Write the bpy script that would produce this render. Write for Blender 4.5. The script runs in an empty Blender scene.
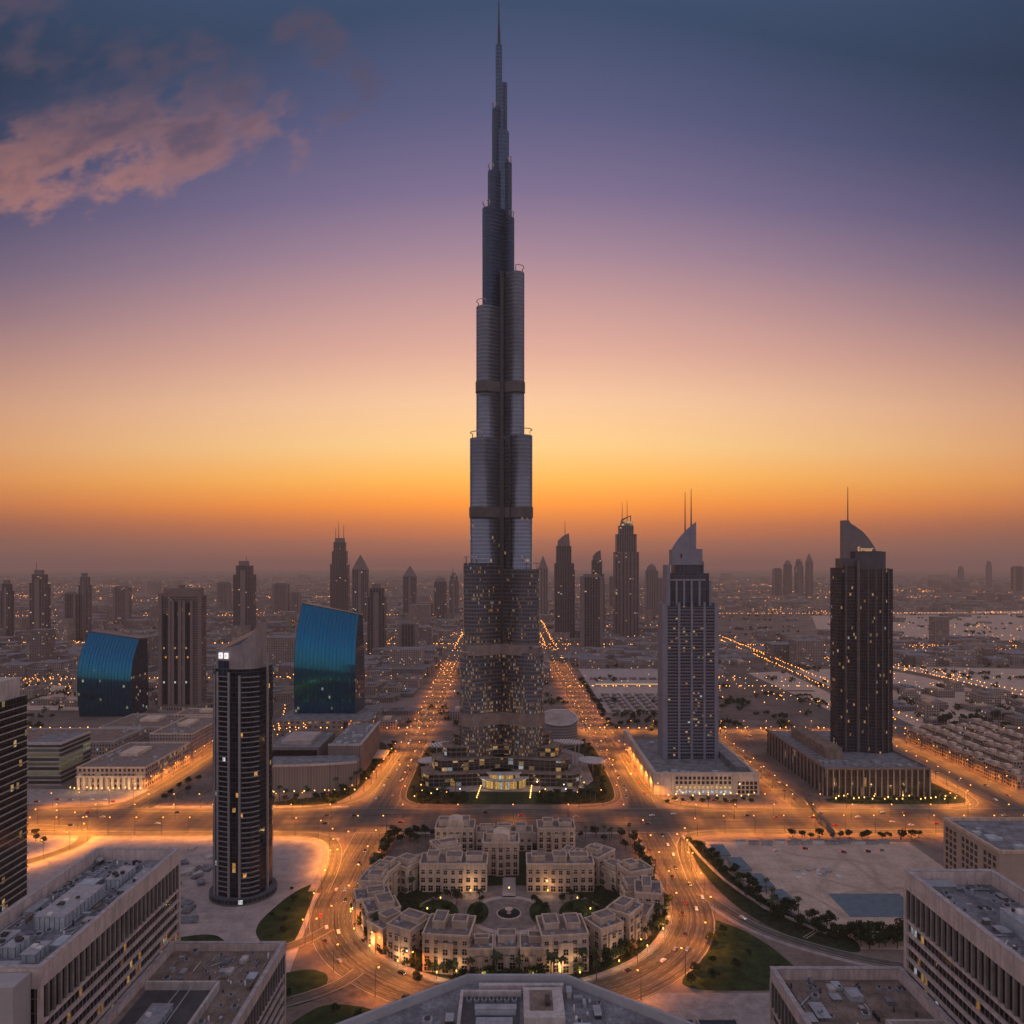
import bpy, math, random
from mathutils import Vector, Matrix

R = math.radians
PI = math.pi
scene = bpy.context.scene
COL = scene.collection
rng = random.Random(11)

# ------------------------------------------------------------------ camera
F_PX = 737.0
HZ = 563.0
CAM_H = 224.0
cam_d = bpy.data.cameras.new("camera")
cam_d.sensor_width = 36.0
cam_d.lens = F_PX / 1024.0 * 36.0
cam_d.shift_y = (HZ - 512.0) / 1024.0
cam_d.clip_start = 1.0
cam_d.clip_end = 90000.0
cam = bpy.data.objects.new("camera", cam_d)
cam.location = (0, 0, CAM_H)
cam.rotation_euler = (R(90), 0, 0)
COL.objects.link(cam)
scene.camera = cam

def gp(px, py, z=0.0):
    """point at height z seen at a pixel of the photograph"""
    Y = (CAM_H - z) * F_PX / (py - HZ)
    return ((px - 512.0) * Y / F_PX, Y)

def lin(c):
    r = []
    for v in c:
        v /= 255.0
        r.append(v / 12.92 if v <= 0.04045 else ((v + 0.055) / 1.055) ** 2.4)
    return r

# ------------------------------------------------------------------ exposure
scene.view_settings.view_transform = 'Standard'
scene.view_settings.look = 'None'
scene.view_settings.gamma = 1.0
scene.view_settings.exposure = 0.0
scene.view_settings.use_curve_mapping = False
scene.cycles.use_denoising = True
scene.cycles.max_bounces = 5
scene.cycles.diffuse_bounces = 2
scene.cycles.glossy_bounces = 3
scene.cycles.volume_bounces = 1
scene.cycles.sample_clamp_indirect = 4.0
scene.cycles.sample_clamp_direct = 0.0

# ------------------------------------------------------------------ node helpers
class NT:
    def __init__(self, tree):
        self.t = tree; self.n = tree.nodes; self.l = tree.links
    def add(self, typ, **kw):
        nd = self.n.new(typ)
        for k, v in kw.items(): setattr(nd, k, v)
        return nd
    def put(self, sock, v):
        if v is None: return
        if isinstance(v, bpy.types.NodeSocket): self.l.new(v, sock)
        else:
            try: sock.default_value = v
            except Exception: sock.default_value = tuple(v) + (1.0,)
    def m(self, op, a, b=None, c=None, clamp=False):
        nd = self.add('ShaderNodeMath', operation=op, use_clamp=clamp)
        self.put(nd.inputs[0], a); self.put(nd.inputs[1], b)
        if c is not None: self.put(nd.inputs[2], c)
        return nd.outputs[0]
    def mr(self, v, a, b, c=0.0, d=1.0, smooth=False):
        nd = self.add('ShaderNodeMapRange', interpolation_type='SMOOTHSTEP' if smooth else 'LINEAR')
        self.put(nd.inputs[0], v)
        for i, q in enumerate((a, b, c, d)): self.put(nd.inputs[1 + i], q)
        return nd.outputs[0]
    def mix(self, f, a, b, blend='MIX'):
        nd = self.add('ShaderNodeMix', data_type='RGBA', blend_type=blend)
        self.put(nd.inputs[0], f)
        self.put(nd.inputs[6], a if isinstance(a, bpy.types.NodeSocket) else tuple(a) + (1.0,) if len(a) == 3 else a)
        self.put(nd.inputs[7], b if isinstance(b, bpy.types.NodeSocket) else tuple(b) + (1.0,) if len(b) == 3 else b)
        return nd.outputs[2]
    def noise(self, vec, scale, detail=4.0, rough=0.55, dist=0.0):
        nd = self.add('ShaderNodeTexNoise')
        if vec is not None: self.l.new(vec, nd.inputs['Vector'])
        nd.inputs['Scale'].default_value = scale
        nd.inputs['Detail'].default_value = detail
        nd.inputs['Roughness'].default_value = rough
        nd.inputs['Distortion'].default_value = dist
        return nd.outputs[0]

# ------------------------------------------------------------------ world: dusk sky with clouds
SUN_EL, SUN_AZ = 2.5, 2.0            # degrees above the horizon, degrees right of straight ahead
HAZE_K = 0.64e-4
HAZE_TOP = 850.0
HAZE_FAR = 24000.0
HAZE_C = (0.160, 0.096, 0.076)       # what the haze itself reads as
world = bpy.data.worlds.new("World")
scene.world = world
world.use_nodes = True
W = NT(world.node_tree)
W.n.clear()
wout = W.add('ShaderNodeOutputWorld')
tc = W.add('ShaderNodeTexCoord')
sep = W.add('ShaderNodeSeparateXYZ'); W.l.new(tc.outputs['Generated'], sep.inputs[0])
dx, dy, dz = sep.outputs
hor = W.m('SQRT', W.m('MAXIMUM', W.m('SUBTRACT', 1.0, W.m('MULTIPLY', dz, dz)), 1e-5))
ca = W.m('DIVIDE', dy, hor)                                         # cosine of the azimuth from straight ahead
zl = W.m('MULTIPLY', dz, W.m('MULTIPLY_ADD', W.m('SUBTRACT', 1.0, W.m('MAXIMUM', ca, 0.3)), 1.5, 1.0))     # the glow's level lines sink away from the sun
def z_of(py, f=F_PX): return math.sin(math.atan((HZ - py) / f))
def ramp(stops, comp=True):
    nd = W.add('ShaderNodeValToRGB')
    nd.color_ramp.interpolation = 'B_SPLINE' if False else 'LINEAR'
    el = nd.color_ramp.elements
    pts = []
    for z, c in stops:
        c = lin(c)
        if comp:
            path = min((HAZE_TOP - CAM_H) / max(z, 1e-3), HAZE_FAR)
            T = math.exp(-HAZE_K * path)
            c = [max((v - h * (1 - T)) / T, 0.02 * v) for v, h in zip(c, HAZE_C)]
        pts.append((min(max(z, 0), 1), [min(v / 4.0, 1.0) for v in c]))
    pts.sort(key=lambda p: p[0])
    while len(el) < len(pts): el.new(0.5)
    for e, (p, c) in zip(el, pts): e.position = p
    for e, (p, c) in zip(el, pts): e.color = (*c, 1.0)
    W.l.new(zl if comp else dz, nd.inputs[0])
    return nd.outputs[0]
w0 = ramp([(z_of(y), c) for y, c in [
    (562, (118, 84, 76)), (545, (150, 96, 74)), (525, (196, 114, 68)), (505, (244, 144, 58)), (480, (252, 180, 84)),
    (445, (249, 203, 138)), (400, (244, 197, 158)), (350, (222, 170, 154)), (300, (196, 152, 152)), (250, (162, 132, 150)),
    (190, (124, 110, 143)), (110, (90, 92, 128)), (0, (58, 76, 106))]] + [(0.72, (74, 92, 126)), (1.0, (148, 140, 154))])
w1 = ramp([(z_of(y), c) for y, c in [
    (562, (104, 78, 72)), (540, (122, 84, 70)), (520, (148, 94, 70)), (500, (186, 114, 72)), (475, (212, 134, 80)),
    (440, (210, 145, 102)), (400, (196, 142, 116)), (350, (168, 128, 120)), (300, (130, 105, 118)), (250, (100, 90, 114)),
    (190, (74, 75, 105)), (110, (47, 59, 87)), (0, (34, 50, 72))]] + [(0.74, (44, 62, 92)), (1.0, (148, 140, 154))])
we = ramp([(0.0, (204, 168, 150)), (0.12, (222, 192, 182)), (0.3, (198, 186, 196)), (0.6, (158, 158, 186)), (1.0, (148, 140, 154))], comp=False)  # eastern sky behind the camera and zenith, brightened as unseen fill light
side = W.mr(ca, 1.0, 0.765, 0.0, 1.0)
west = W.mix(side, w0, w1)
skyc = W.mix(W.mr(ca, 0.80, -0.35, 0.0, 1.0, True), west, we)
# clouds: a torn bank of dusk cloud high on the left of the view, laid out by direction on a far flat layer
dzc = W.m('MAXIMUM', dz, 0.03)
px_ = W.m('DIVIDE', dx, dzc); py_ = W.m('DIVIDE', dy, dzc)
cv = W.add('ShaderNodeCombineXYZ'); W.l.new(px_, cv.inputs[0]); W.l.new(py_, cv.inputs[1])
u_ = W.m('DIVIDE', dx, W.m('MAXIMUM', dy, 0.05)); v_ = W.m('DIVIDE', dz, W.m('MAXIMUM', dy, 0.05))
cv2 = W.add('ShaderNodeCombineXYZ'); W.l.new(u_, cv2.inputs[0]); W.l.new(W.m('MULTIPLY', v_, 1.6), cv2.inputs[1])
ud = W.m('ADD', W.m('MULTIPLY', u_, 0.94), W.m('MULTIPLY', v_, 0.34)); vd = W.m('SUBTRACT', W.m('MULTIPLY', v_, 0.94), W.m('MULTIPLY', u_, 0.34))
cv3 = W.add('ShaderNodeCombineXYZ'); W.l.new(ud, cv3.inputs[0]); W.l.new(W.m('MULTIPLY', vd, 1.7), cv3.inputs[1])
n1 = W.noise(cv3.outputs[0], 7.0, 9.0, 0.62, 0.15)
n2 = W.noise(cv3.outputs[0], 3.0, 3.0, 0.5)
def blob(u0, v0, ru, rv, tilt):
    a_ = W.m('SUBTRACT', u_, u0); b_ = W.m('SUBTRACT', W.m('SUBTRACT', v_, v0), W.m('MULTIPLY', a_, tilt))
    d_ = W.m('ADD', W.m('POWER', W.m('ABSOLUTE', W.m('DIVIDE', a_, ru)), 2.0), W.m('POWER', W.m('ABSOLUTE', W.m('DIVIDE', b_, rv)), 2.0))
    return W.mr(d_, 1.0, 0.0, 0.0, 1.0, True)
bank = blob(-0.55, 0.565, 0.44, 0.115, 0.16)
for bb in (blob(-0.38, 0.63, 0.17, 0.10, -0.5), blob(-0.66, 0.72, 0.24, 0.12, -0.3), blob(-0.26, 0.70, 0.11, 0.07, -0.6)):
    bank = W.m('MAXIMUM', bank, W.m('MULTIPLY', bb, 0.80))
dens = W.m('ADD', W.m('MULTIPLY', n1, 0.9), W.m('ADD', W.m('MULTIPLY', n2, 0.25), W.m('MULTIPLY', bank, 0.30)))
n3 = W.noise(cv3.outputs[0], 17.0, 6.0, 0.6)
dens = W.m('ADD', dens, W.m('MULTIPLY', W.m('SUBTRACT', n3, 0.5), 0.42))
cm = W.mr(dens, 0.70, 0.92, 0.0, 0.74, True)
cm = W.m('MULTIPLY', cm, W.mr(bank, 0.0, 0.25, 0.0, 1.0, True))
cm = W.m('MULTIPLY', cm, W.m('GREATER_THAN', dy, 0.1))
lowlit = W.mr(W.m('ADD', v_, W.m('MULTIPLY', W.m('SUBTRACT', n1, 0.5), 0.35)), 0.68, 0.47, 0.0, 1.0, True)
ccol = W.mix(lowlit, lin((84, 76, 98)), lin((206, 138, 116)))
ccol = W.mix(W.mr(dens, 0.84, 1.06, 0.0, 0.8), ccol, lin((96, 76, 92)))
cs = W.add('ShaderNodeMix', data_type='RGBA'); 
W.l.new(W.m('MULTIPLY', cm, 0.86), cs.inputs[0]); W.l.new(skyc, cs.inputs[6])
sc4 = W.mix(1.0, ccol, (0.25, 0.25, 0.25), 'MULTIPLY'); W.l.new(sc4, cs.inputs[7])
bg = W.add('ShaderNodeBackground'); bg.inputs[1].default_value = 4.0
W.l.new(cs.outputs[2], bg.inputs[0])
nis = W.add('ShaderNodeTexSky', sky_type='NISHITA')
nis.sun_disc = False; nis.sun_elevation = R(SUN_EL); nis.sun_rotation = R(SUN_AZ)
nis.altitude = 200; nis.dust_density = 3.0
bg2 = W.add('ShaderNodeBackground'); bg2.inputs[1].default_value = 0.004
W.l.new(nis.outputs[0], bg2.inputs[0])
ads = W.add('ShaderNodeAddShader')
W.l.new(bg.outputs[0], ads.inputs[0]); W.l.new(bg2.outputs[0], ads.inputs[1])
W.l.new(ads.outputs[0], wout.inputs[0])

# ------------------------------------------------------------------ sun, just above the horizon behind the tower
sl = bpy.data.lights.new("sun", 'SUN'); sl.energy = 0.35; sl.angle = R(4); sl.color = (1.0, 0.58, 0.28)
so = bpy.data.objects.new("sun", sl); COL.objects.link(so)
sd = Vector((math.sin(R(SUN_AZ)) * math.cos(R(SUN_EL)), math.cos(R(SUN_AZ)) * math.cos(R(SUN_EL)), math.sin(R(SUN_EL))))
so.rotation_euler = sd.to_track_quat('Z', 'Y').to_euler()

# ------------------------------------------------------------------ mesh builder
class MB:
    def __init__(self):
        self.v = []; self.f = []; self.uv = []; self.mi = []; self.sm = []
    def face(self, pts, uv=None, m=0, smooth=False):
        b = len(self.v)
        self.v.extend(pts); self.f.append(tuple(range(b, b + len(pts))))
        if uv is None: uv = [(p[0], p[1]) for p in pts]
        self.uv.extend(uv); self.mi.append(m); self.sm.append(smooth)
    def box(self, x0, x1, y0, y1, z0, z1, m=0, top=None, bottom=False):
        self.prism([(x0, y0), (x1, y0), (x1, y1), (x0, y1)], z0, z1, m, m if top is None else top, bottom)
    def prism(self, poly, z0, z1, m=0, mt=None, bottom=False, smooth=False, u0=0.0, topz=None, sides=None):
        """upright prism over a counter-clockwise plan; uv in metres; topz: height per corner"""
        n = len(poly); u = u0
        if topz is None: topz = [z1] * n
        for i in range(n):
            j = (i + 1) % n
            a, b = poly[i], poly[j]
            d = math.hypot(b[0] - a[0], b[1] - a[1])
            if sides is None or i in sides:
                self.face([(a[0], a[1], z0), (b[0], b[1], z0), (b[0], b[1], topz[j]), (a[0], a[1], topz[i])],
                          [(u, z0), (u + d, z0), (u + d, topz[j]), (u, topz[i])], m, smooth)
            u += d
        if mt is not None: self.face([(p[0], p[1], topz[i]) for i, p in enumerate(poly)], None, mt)
        if bottom: self.face([(p[0], p[1], z0) for p in reversed(poly)], None, m)
    def loft(self, rings, m=0, mt=None, smooth=False):
        """rings: list of closed counter-clockwise loops of 3-d points"""
        n = len(rings[0])
        for a, b in zip(rings[:-1], rings[1:]):
            u = 0.0
            for i in range(n):
                j = (i + 1) % n
                d = math.dist(a[i], a[j])
                self.face([a[i], a[j], b[j], b[i]], [(u, a[i][2]), (u + d, a[j][2]), (u + d, b[j][2]), (u, b[i][2])], m, smooth)
                u += d
        if mt is not None: self.face(list(rings[-1]), None, mt)
    def plate(self, xz, y0, y1, m=0):
        """outline in the x-z plane (counter-clockwise seen from -y) given a thickness in y"""
        n = len(xz)
        self.face([(x, y0, z) for x, z in xz], [(x, z) for x, z in xz], m)
        self.face([(x, y1, z) for x, z in reversed(xz)], [(x, z) for x, z in reversed(xz)], m)
        for i in range(n):
            a, b = xz[i], xz[(i + 1) % n]
            self.face([(a[0], y0, a[1]), (a[0], y1, a[1]), (b[0], y1, b[1]), (b[0], y0, b[1])],
                      [(0, a[1]), (y1 - y0, a[1]), (y1 - y0, b[1]), (0, b[1])], m)
    def cyl(self, x, y, r0, r1, z0, z1, n=10, m=0, cap=True, smooth=True):
        A = [(x + r0 * math.cos(2 * PI * i / n), y + r0 * math.sin(2 * PI * i / n), z0) for i in range(n)]
        B = [(x + r1 * math.cos(2 * PI * i / n), y + r1 * math.sin(2 * PI * i / n), z1) for i in range(n)]
        self.loft([A, B], m, m if cap else None, smooth)
    def tube(self, pts, r, n=6, m=0, closed=False):
        rings = []
        N = len(pts)
        for i, p in enumerate(pts):
            p = Vector(p)
            a = Vector(pts[max(i - 1, 0)]); b = Vector(pts[min(i + 1, N - 1)])
            t = (b - a).normalized()
            up = Vector((0, 0, 1)) if abs(t.z) < 0.95 else Vector((1, 0, 0))
            s = t.cross(up).normalized(); w = s.cross(t)
            rr = r[i] if isinstance(r, (list, tuple)) else r
            rings.append([tuple(p + (s * math.cos(2 * PI * k / n) + w * math.sin(2 * PI * k / n)) * rr) for k in range(n)])
        for a, b in zip(rings[:-1], rings[1:]):
            for k in range(n):
                j = (k + 1) % n
                self.face([a[k], b[k], b[j], a[j]], None, m, True)
        self.face(rings[0], None, m); self.face(list(reversed(rings[-1])), None, m)
    def build(self, name, mats, parent=None, loc=None):
        me = bpy.data.meshes.new(name)
        vv, ff, idx = [], [], {}
        for f in self.f:                                   # weld
            q = []
            for i in f:
                p = self.v[i]; k = (round(p[0], 3), round(p[1], 3), round(p[2], 3))
                if k not in idx: idx[k] = len(vv); vv.append(p)
                q.append(idx[k])
            ff.append(q)
        keep, uv, mi, sm, p = [], [], [], [], 0
        for f, m_, s_ in zip(ff, self.mi, self.sm):
            n = len(f)
            if len(set(f)) == n:
                keep.append(f); uv.extend(self.uv[p:p + n]); mi.append(m_); sm.append(s_)
            p += n
        me.from_pydata(vv, [], keep)
        ul = me.uv_layers.new(name="UVMap")
        flat = [c for q in uv for c in q]
        if len(flat) == 2 * len(me.loops): ul.data.foreach_set("uv", flat)
        if not isinstance(mats, (list, tuple)): mats = [mats]
        for mt in mats: me.materials.append(mt)
        me.polygons.foreach_set("material_index", mi)
        me.polygons.foreach_set("use_smooth", sm)
        me.update()
        o = bpy.data.objects.new(name, me)
        COL.objects.link(o)
        if parent is not None: o.parent = parent
        if loc is not None: o.location = loc
        return o

def tag(o, label=None, cat=None, group=None, kind=None):
    if label: o["label"] = label
    if cat: o["category"] = cat
    if group: o["group"] = group
    if kind: o["kind"] = kind
    return o
def thing(name, label, cat, loc=(0, 0, 0), rz=0.0, group=None):
    o = bpy.data.objects.new(name, None)
    o.empty_display_size = 0.5
    COL.objects.link(o)
    o.location = loc; o.rotation_euler = (0, 0, rz)
    return tag(o, label, cat, group)
def structure(mb, name, mat):
    o = mb.build(name, mat); o["kind"] = "structure"; return o
def copy_tree(o, parent=None):
    c = o.copy(); COL.objects.link(c)
    if parent is not None: c.parent = parent
    for ch in list(o.children): copy_tree(ch, c)
    return c
def place(proto, loc, rz=0.0, label=None, group=None, scale=1.0):
    c = copy_tree(proto)
    c.location = loc; c.rotation_euler = (0, 0, rz); c.scale = (scale,) * 3
    if label: c["label"] = label
    if group: c["group"] = group
    return c

# ------------------------------------------------------------------ materials
def new_mat(name):
    mt = bpy.data.materials.new(name); mt.use_nodes = True
    g = NT(mt.node_tree)
    b = mt.node_tree.nodes['Principled BSDF']
    return mt, g, b
def plain(name, col, rough=0.7, metal=0.0, var=0.25, scale=0.15, spec=0.35, streak=0.0):
    mt, g, b = new_mat(name)
    geo = g.add('ShaderNodeNewGeometry')
    n = g.noise(geo.outputs['Position'], scale, 5.0, 0.6)
    n_ = g.noise(geo.outputs['Position'], scale * 6.0, 6.0, 0.7)
    f = g.m('MULTIPLY', g.mr(n, 0.3, 0.7, 1.0 - var, 1.0 + var), g.mr(n_, 0.3, 0.7, 1.0 - var * 0.8, 1.0 + var * 0.8))
    if streak:
        mp = g.add('ShaderNodeMapping'); mp.inputs['Scale'].default_value = (1.0, 1.0, 0.09); g.l.new(geo.outputs['Position'], mp.inputs[0])
        f = g.m('MULTIPLY', f, g.mr(g.noise(mp.outputs[0], 0.7, 5.0, 0.7), 0.42, 0.66, 1.0, 1.0 - streak))
    cc = g.add('ShaderNodeCombineXYZ')
    for i in range(3): g.l.new(f, cc.inputs[i])
    c = g.mix(1.0, col, cc.outputs[0], 'MULTIPLY')
    g.l.new(c, b.inputs['Base Color'])
    b.inputs['Roughness'].default_value = rough; b.inputs['Metallic'].default_value = metal
    b.inputs['Specular IOR Level'].default_value = spec
    return mt
def glow(name, col, strength, sample=False):
    mt, g, b = new_mat(name)
    b.inputs['Base Color'].default_value = (*[min(c, 1) * 0.5 for c in col], 1)
    b.inputs['Emission Color'].default_value = (*col, 1)
    b.inputs['Emission Strength'].default_value = strength
    mt.cycles.emission_sampling = 'AUTO' if sample else 'NONE'
    return mt
def facade(name, fh=3.6, bay=3.0, glass=(0.03, 0.035, 0.045), frame=(0.3, 0.28, 0.27), mull=0.12, slab=0.25, lit=0.08,
           litcol=(1.0, 0.58, 0.22), litstr=1.6, grough=0.12, gmetal=0.0, frough=0.6, fmetal=0.0, seed=0.0, litz=None, litfade=40.0, tint=0.5, clump=True, spec=0.3):
    mt, g, b = new_mat(name)
    uv = g.add('ShaderNodeUVMap')
    s = g.add('ShaderNodeSeparateXYZ'); g.l.new(uv.outputs[0], s.inputs[0])
    U = g.m('DIVIDE', s.outputs[0], bay); V = g.m('DIVIDE', s.outputs[1], fh)
    fu = g.m('FRACT', U); fv = g.m('FRACT', V); cu = g.m('FLOOR', U); cvv = g.m('FLOOR', V)
    win = g.m('MULTIPLY', g.m('GREATER_THAN', fu, mull), g.m('GREATER_THAN', fv, slab))
    oi = g.add('ShaderNodeObjectInfo')
    sd_ = g.m('MULTIPLY_ADD', oi.outputs['Random'], 57.0, seed)
    cb = g.add('ShaderNodeCombineXYZ'); g.l.new(cu, cb.inputs[0]); g.l.new(cvv, cb.inputs[1]); g.l.new(sd_, cb.inputs[2])
    wn = g.add('ShaderNodeTexWhiteNoise', noise_dimensions='3D'); g.l.new(cb.outputs[0], wn.inputs[0])
    sc = g.add('ShaderNodeSeparateColor'); g.l.new(wn.outputs['Color'], sc.inputs[0])
    thr = lit
    if clump:
        nz = g.noise(cb.outputs[0], 0.11, 2.0, 0.5)
        thr = g.m('MULTIPLY', g.mr(nz, 0.40, 0.66, 0.25, 2.1), lit)
    if litz is not None: thr = g.m('MULTIPLY', thr, g.mr(s.outputs[1], litz - litfade, litz, 1.0, 0.0))
    on = g.m('MULTIPLY', g.m('LESS_THAN', wn.outputs['Value'], thr), win)
    gv = g.mr(sc.outputs[0], 0, 1, 1.0 - tint, 1.0 + tint)
    gc = g.add('ShaderNodeCombineXYZ')
    for i in range(3): g.l.new(gv, gc.inputs[i])
    gcol = g.mix(1.0, glass, gc.outputs[0], 'MULTIPLY')
    geo = g.add('ShaderNodeNewGeometry')
    fn = g.mr(g.noise(geo.outputs['Position'], 0.08, 4.0, 0.6), 0.3, 0.7, 0.8, 1.2)
    fc = g.add('ShaderNodeCombineXYZ')
    for i in range(3): g.l.new(fn, fc.inputs[i])
    fcol = g.mix(1.0, frame, fc.outputs[0], 'MULTIPLY')
    g.l.new(g.mix(win, fcol, gcol), b.inputs['Base Color'])
    g.l.new(g.mr(win, 0, 1, frough, grough), b.inputs['Roughness'])
    g.l.new(g.mr(win, 0, 1, fmetal, gmetal), b.inputs['Metallic'])
    b.inputs['Specular IOR Level'].default_value = spec
    hue0 = g.mix(sc.outputs[1], (litcol[0], litcol[1] * 0.85, litcol[2] * 0.7), (litcol[0], litcol[1] * 1.2, litcol[2] * 1.6))
    hue = g.mix(g.m('GREATER_THAN', g.m('FRACT', g.m('MULTIPLY', sc.outputs[1], 7.31)), 0.86), hue0, (0.8, 0.86, 0.9))
    g.l.new(hue, b.inputs['Emission Color'])
    room = g.mr(g.noise(geo.outputs['Position'], 0.9, 3.0, 0.6), 0.36, 0.64, 0.35, 1.25)
    g.l.new(g.m('MULTIPLY', g.m('MULTIPLY', on, room), g.mr(sc.outputs[2], 0, 1, litstr * 0.10, litstr * 0.48)), b.inputs['Emission Strength'])
    mt.cycles.emission_sampling = 'NONE'
    return mt
M = {}
# ground: pale desert sand, darker built-up and scrubby districts far away
def ground_mat():
    mt, g, b = new_mat("desert_ground")
    geo = g.add('ShaderNodeNewGeometry')
    P = geo.outputs['Position']
    n1 = g.noise(P, 0.0016, 6.0, 0.6, 0.4); n2 = g.noise(P, 0.02, 6.0, 0.65); n3 = g.noise(P, 0.25, 4.0, 0.6)
    c = g.mix(g.mr(n1, 0.38, 0.62), (0.135, 0.105, 0.094), (0.29, 0.225, 0.195))
    c = g.mix(g.mr(n2, 0.45, 0.60, 0.0, 0.75), c, (0.07, 0.058, 0.05))
    c = g.mix(g.mr(n3, 0.38, 0.68, 0.0, 0.4), c, (0.36, 0.28, 0.235))
    g.l.new(c, b.inputs['Base Color']); b.inputs['Roughness'].default_value = 0.95
    b.inputs['Specular IOR Level'].default_value = 0.1
    return mt
M['ground'] = ground_mat()
def road_mat(name, base, lane=3.6, lines=True, width=20.0):
    mt, g, b = new_mat(name)
    uv = g.add('ShaderNodeUVMap'); s = g.add('ShaderNodeSeparateXYZ'); g.l.new(uv.outputs[0], s.inputs[0])
    st = g.add('ShaderNodeCombineXYZ'); g.l.new(g.m('MULTIPLY', s.outputs[0], 1.0), st.inputs[0]); g.l.new(g.m('MULTIPLY', s.outputs[1], 0.02), st.inputs[1])
    streak = g.noise(st.outputs[0], 0.7, 5.0, 0.7)
    geo = g.add('ShaderNodeNewGeometry')
    pn = g.noise(geo.outputs['Position'], 0.05, 5.0, 0.6)
    c = g.mix(g.mr(streak, 0.36, 0.64), [v * 0.38 for v in base], [v * 1.95 for v in base])  # tyre-worn lanes, contrast raised to paint in the light trails of traffic
    c = g.mix(g.mr(pn, 0.4, 0.7, 0.0, 0.5), c, [v * 0.6 for v in base])
    if lines:
        fl = g.m('FRACT', g.m('DIVIDE', s.outputs[0], lane))
        ln = g.m('MULTIPLY', g.m('LESS_THAN', fl, 0.07), g.m('LESS_THAN', g.m('FRACT', g.m('DIVIDE', s.outputs[1], 9.0)), 0.42))
        c = g.mix(g.m('MULTIPLY', ln, 0.38), c, (0.6, 0.57, 0.52))
        e0 = g.m('MULTIPLY', g.m('GREATER_THAN', s.outputs[0], 0.5), g.m('LESS_THAN', s.outputs[0], 0.8))
        e1 = g.m('MULTIPLY', g.m('GREATER_THAN', s.outputs[0], width - 0.8), g.m('LESS_THAN', s.outputs[0], width - 0.5))
        c = g.mix(g.m('MULTIPLY', g.m('ADD', e0, e1), 0.8), c, (0.6, 0.55, 0.45))
    g.l.new(c, b.inputs['Base Color']); b.inputs['Roughness'].default_value = 0.75
    b.inputs['Specular IOR Level'].default_value = 0.3
    return mt
M['pave'] = plain("paving_stone", (0.34, 0.29, 0.27), 0.85, var=0.3, scale=0.2)
M['pavelight'] = plain("pale_paving", (0.44, 0.37, 0.34), 0.85, var=0.25, scale=0.1)
M['sandlot'] = plain("raked_sand", (0.56, 0.425, 0.335), 0.95, var=0.22, scale=0.06, spec=0.1)
M['bluepad'] = plain("blue_grey_slab", (0.13, 0.19, 0.23), 0.8, var=0.2, scale=0.2)
M['grass'] = plain("lawn_grass", (0.035, 0.055, 0.022), 0.95, var=0.5, scale=0.15, spec=0.1)
M['planting'] = plain("planted_bed", (0.032, 0.042, 0.022), 0.95, var=0.6, scale=0.3, spec=0.1)
M['leaf'] = plain("leaves", (0.038, 0.055, 0.022), 0.8, var=0.55, scale=0.5, spec=0.2)
M['leaf2'] = plain("palm_leaves", (0.05, 0.068, 0.028), 0.7, var=0.5, scale=0.5, spec=0.25)
M['bark'] = plain("bark", (0.12, 0.085, 0.06), 0.9)
M['stone'] = plain("sand_plaster", (0.66, 0.49, 0.37), 0.9, var=0.16, scale=0.12, spec=0.15, streak=.3)
M['stone2'] = plain("pale_sand_plaster", (0.74, 0.58, 0.45), 0.9, var=0.16, scale=0.12, spec=0.15, streak=.25)
M['terrace'] = plain("terrace_roof", (0.25, 0.20, 0.18), 0.9, var=0.3, scale=0.25, spec=0.15)
M['dglass'] = plain("dark_window_glass", (0.02, 0.022, 0.026), 0.12, var=0.3, scale=0.3, spec=0.6)
M['concrete'] = plain("pale_concrete", (0.56, 0.51, 0.48), 0.8, var=0.16, scale=0.12, streak=.3)
M['cream'] = plain("cream_cladding", (0.60, 0.51, 0.46), 0.75, var=0.14, scale=0.12, streak=.3)
M['roofgrey'] = plain("grey_roof_membrane", (0.20, 0.205, 0.22), 0.85, var=0.5, scale=0.16)
M['roofbrown'] = plain("brown_gravel_roof", (0.24, 0.185, 0.155), 0.95, var=0.4, scale=0.18, spec=0.1)
M['metal'] = plain("galvanised_metal", (0.42, 0.45, 0.48), 0.45, metal=0.5, var=0.25, scale=0.5)
M['darkmetal'] = plain("dark_metal", (0.06, 0.06, 0.065), 0.5, metal=0.4)
M['white'] = plain("white_cladding", (0.70, 0.67, 0.66), 0.6, var=0.1)
M['duct'] = plain("pale_blue_duct", (0.46, 0.52, 0.56), 0.55, metal=0.2, var=0.2, scale=0.4)
M['water'] = plain("dark_pool_water", (0.02, 0.03, 0.035), 0.08, var=0.2, spec=0.6)
M['lamp_on'] = glow("lamp_lens", (1.0, 0.36, 0.06), 5.0)
M['warm_on'] = glow("warm_lamp_lens", (1.0, 0.55, 0.14), 3.5)
M['white_on'] = glow("white_lamp_lens", (1.0, 0.9, 0.7), 3.0)
M['sign_on'] = glow("lit_white_sign", (1.0, 0.96, 0.97), 0.95)
M['warmsign_on'] = glow("lit_warm_sign", (1.0, 0.56, 0.28), 0.5)
M['red_on'] = glow("tail_light_lens", (1.0, 0.08, 0.03), 3.0)

# ================================================================== THE GROUND
g_ = MB()
g_.face([(-22000, -3000, 0), (22000, -3000, 0), (22000, 23500, 0), (-22000, 23500, 0)])
structure(g_, "ground", M['ground'])

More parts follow.
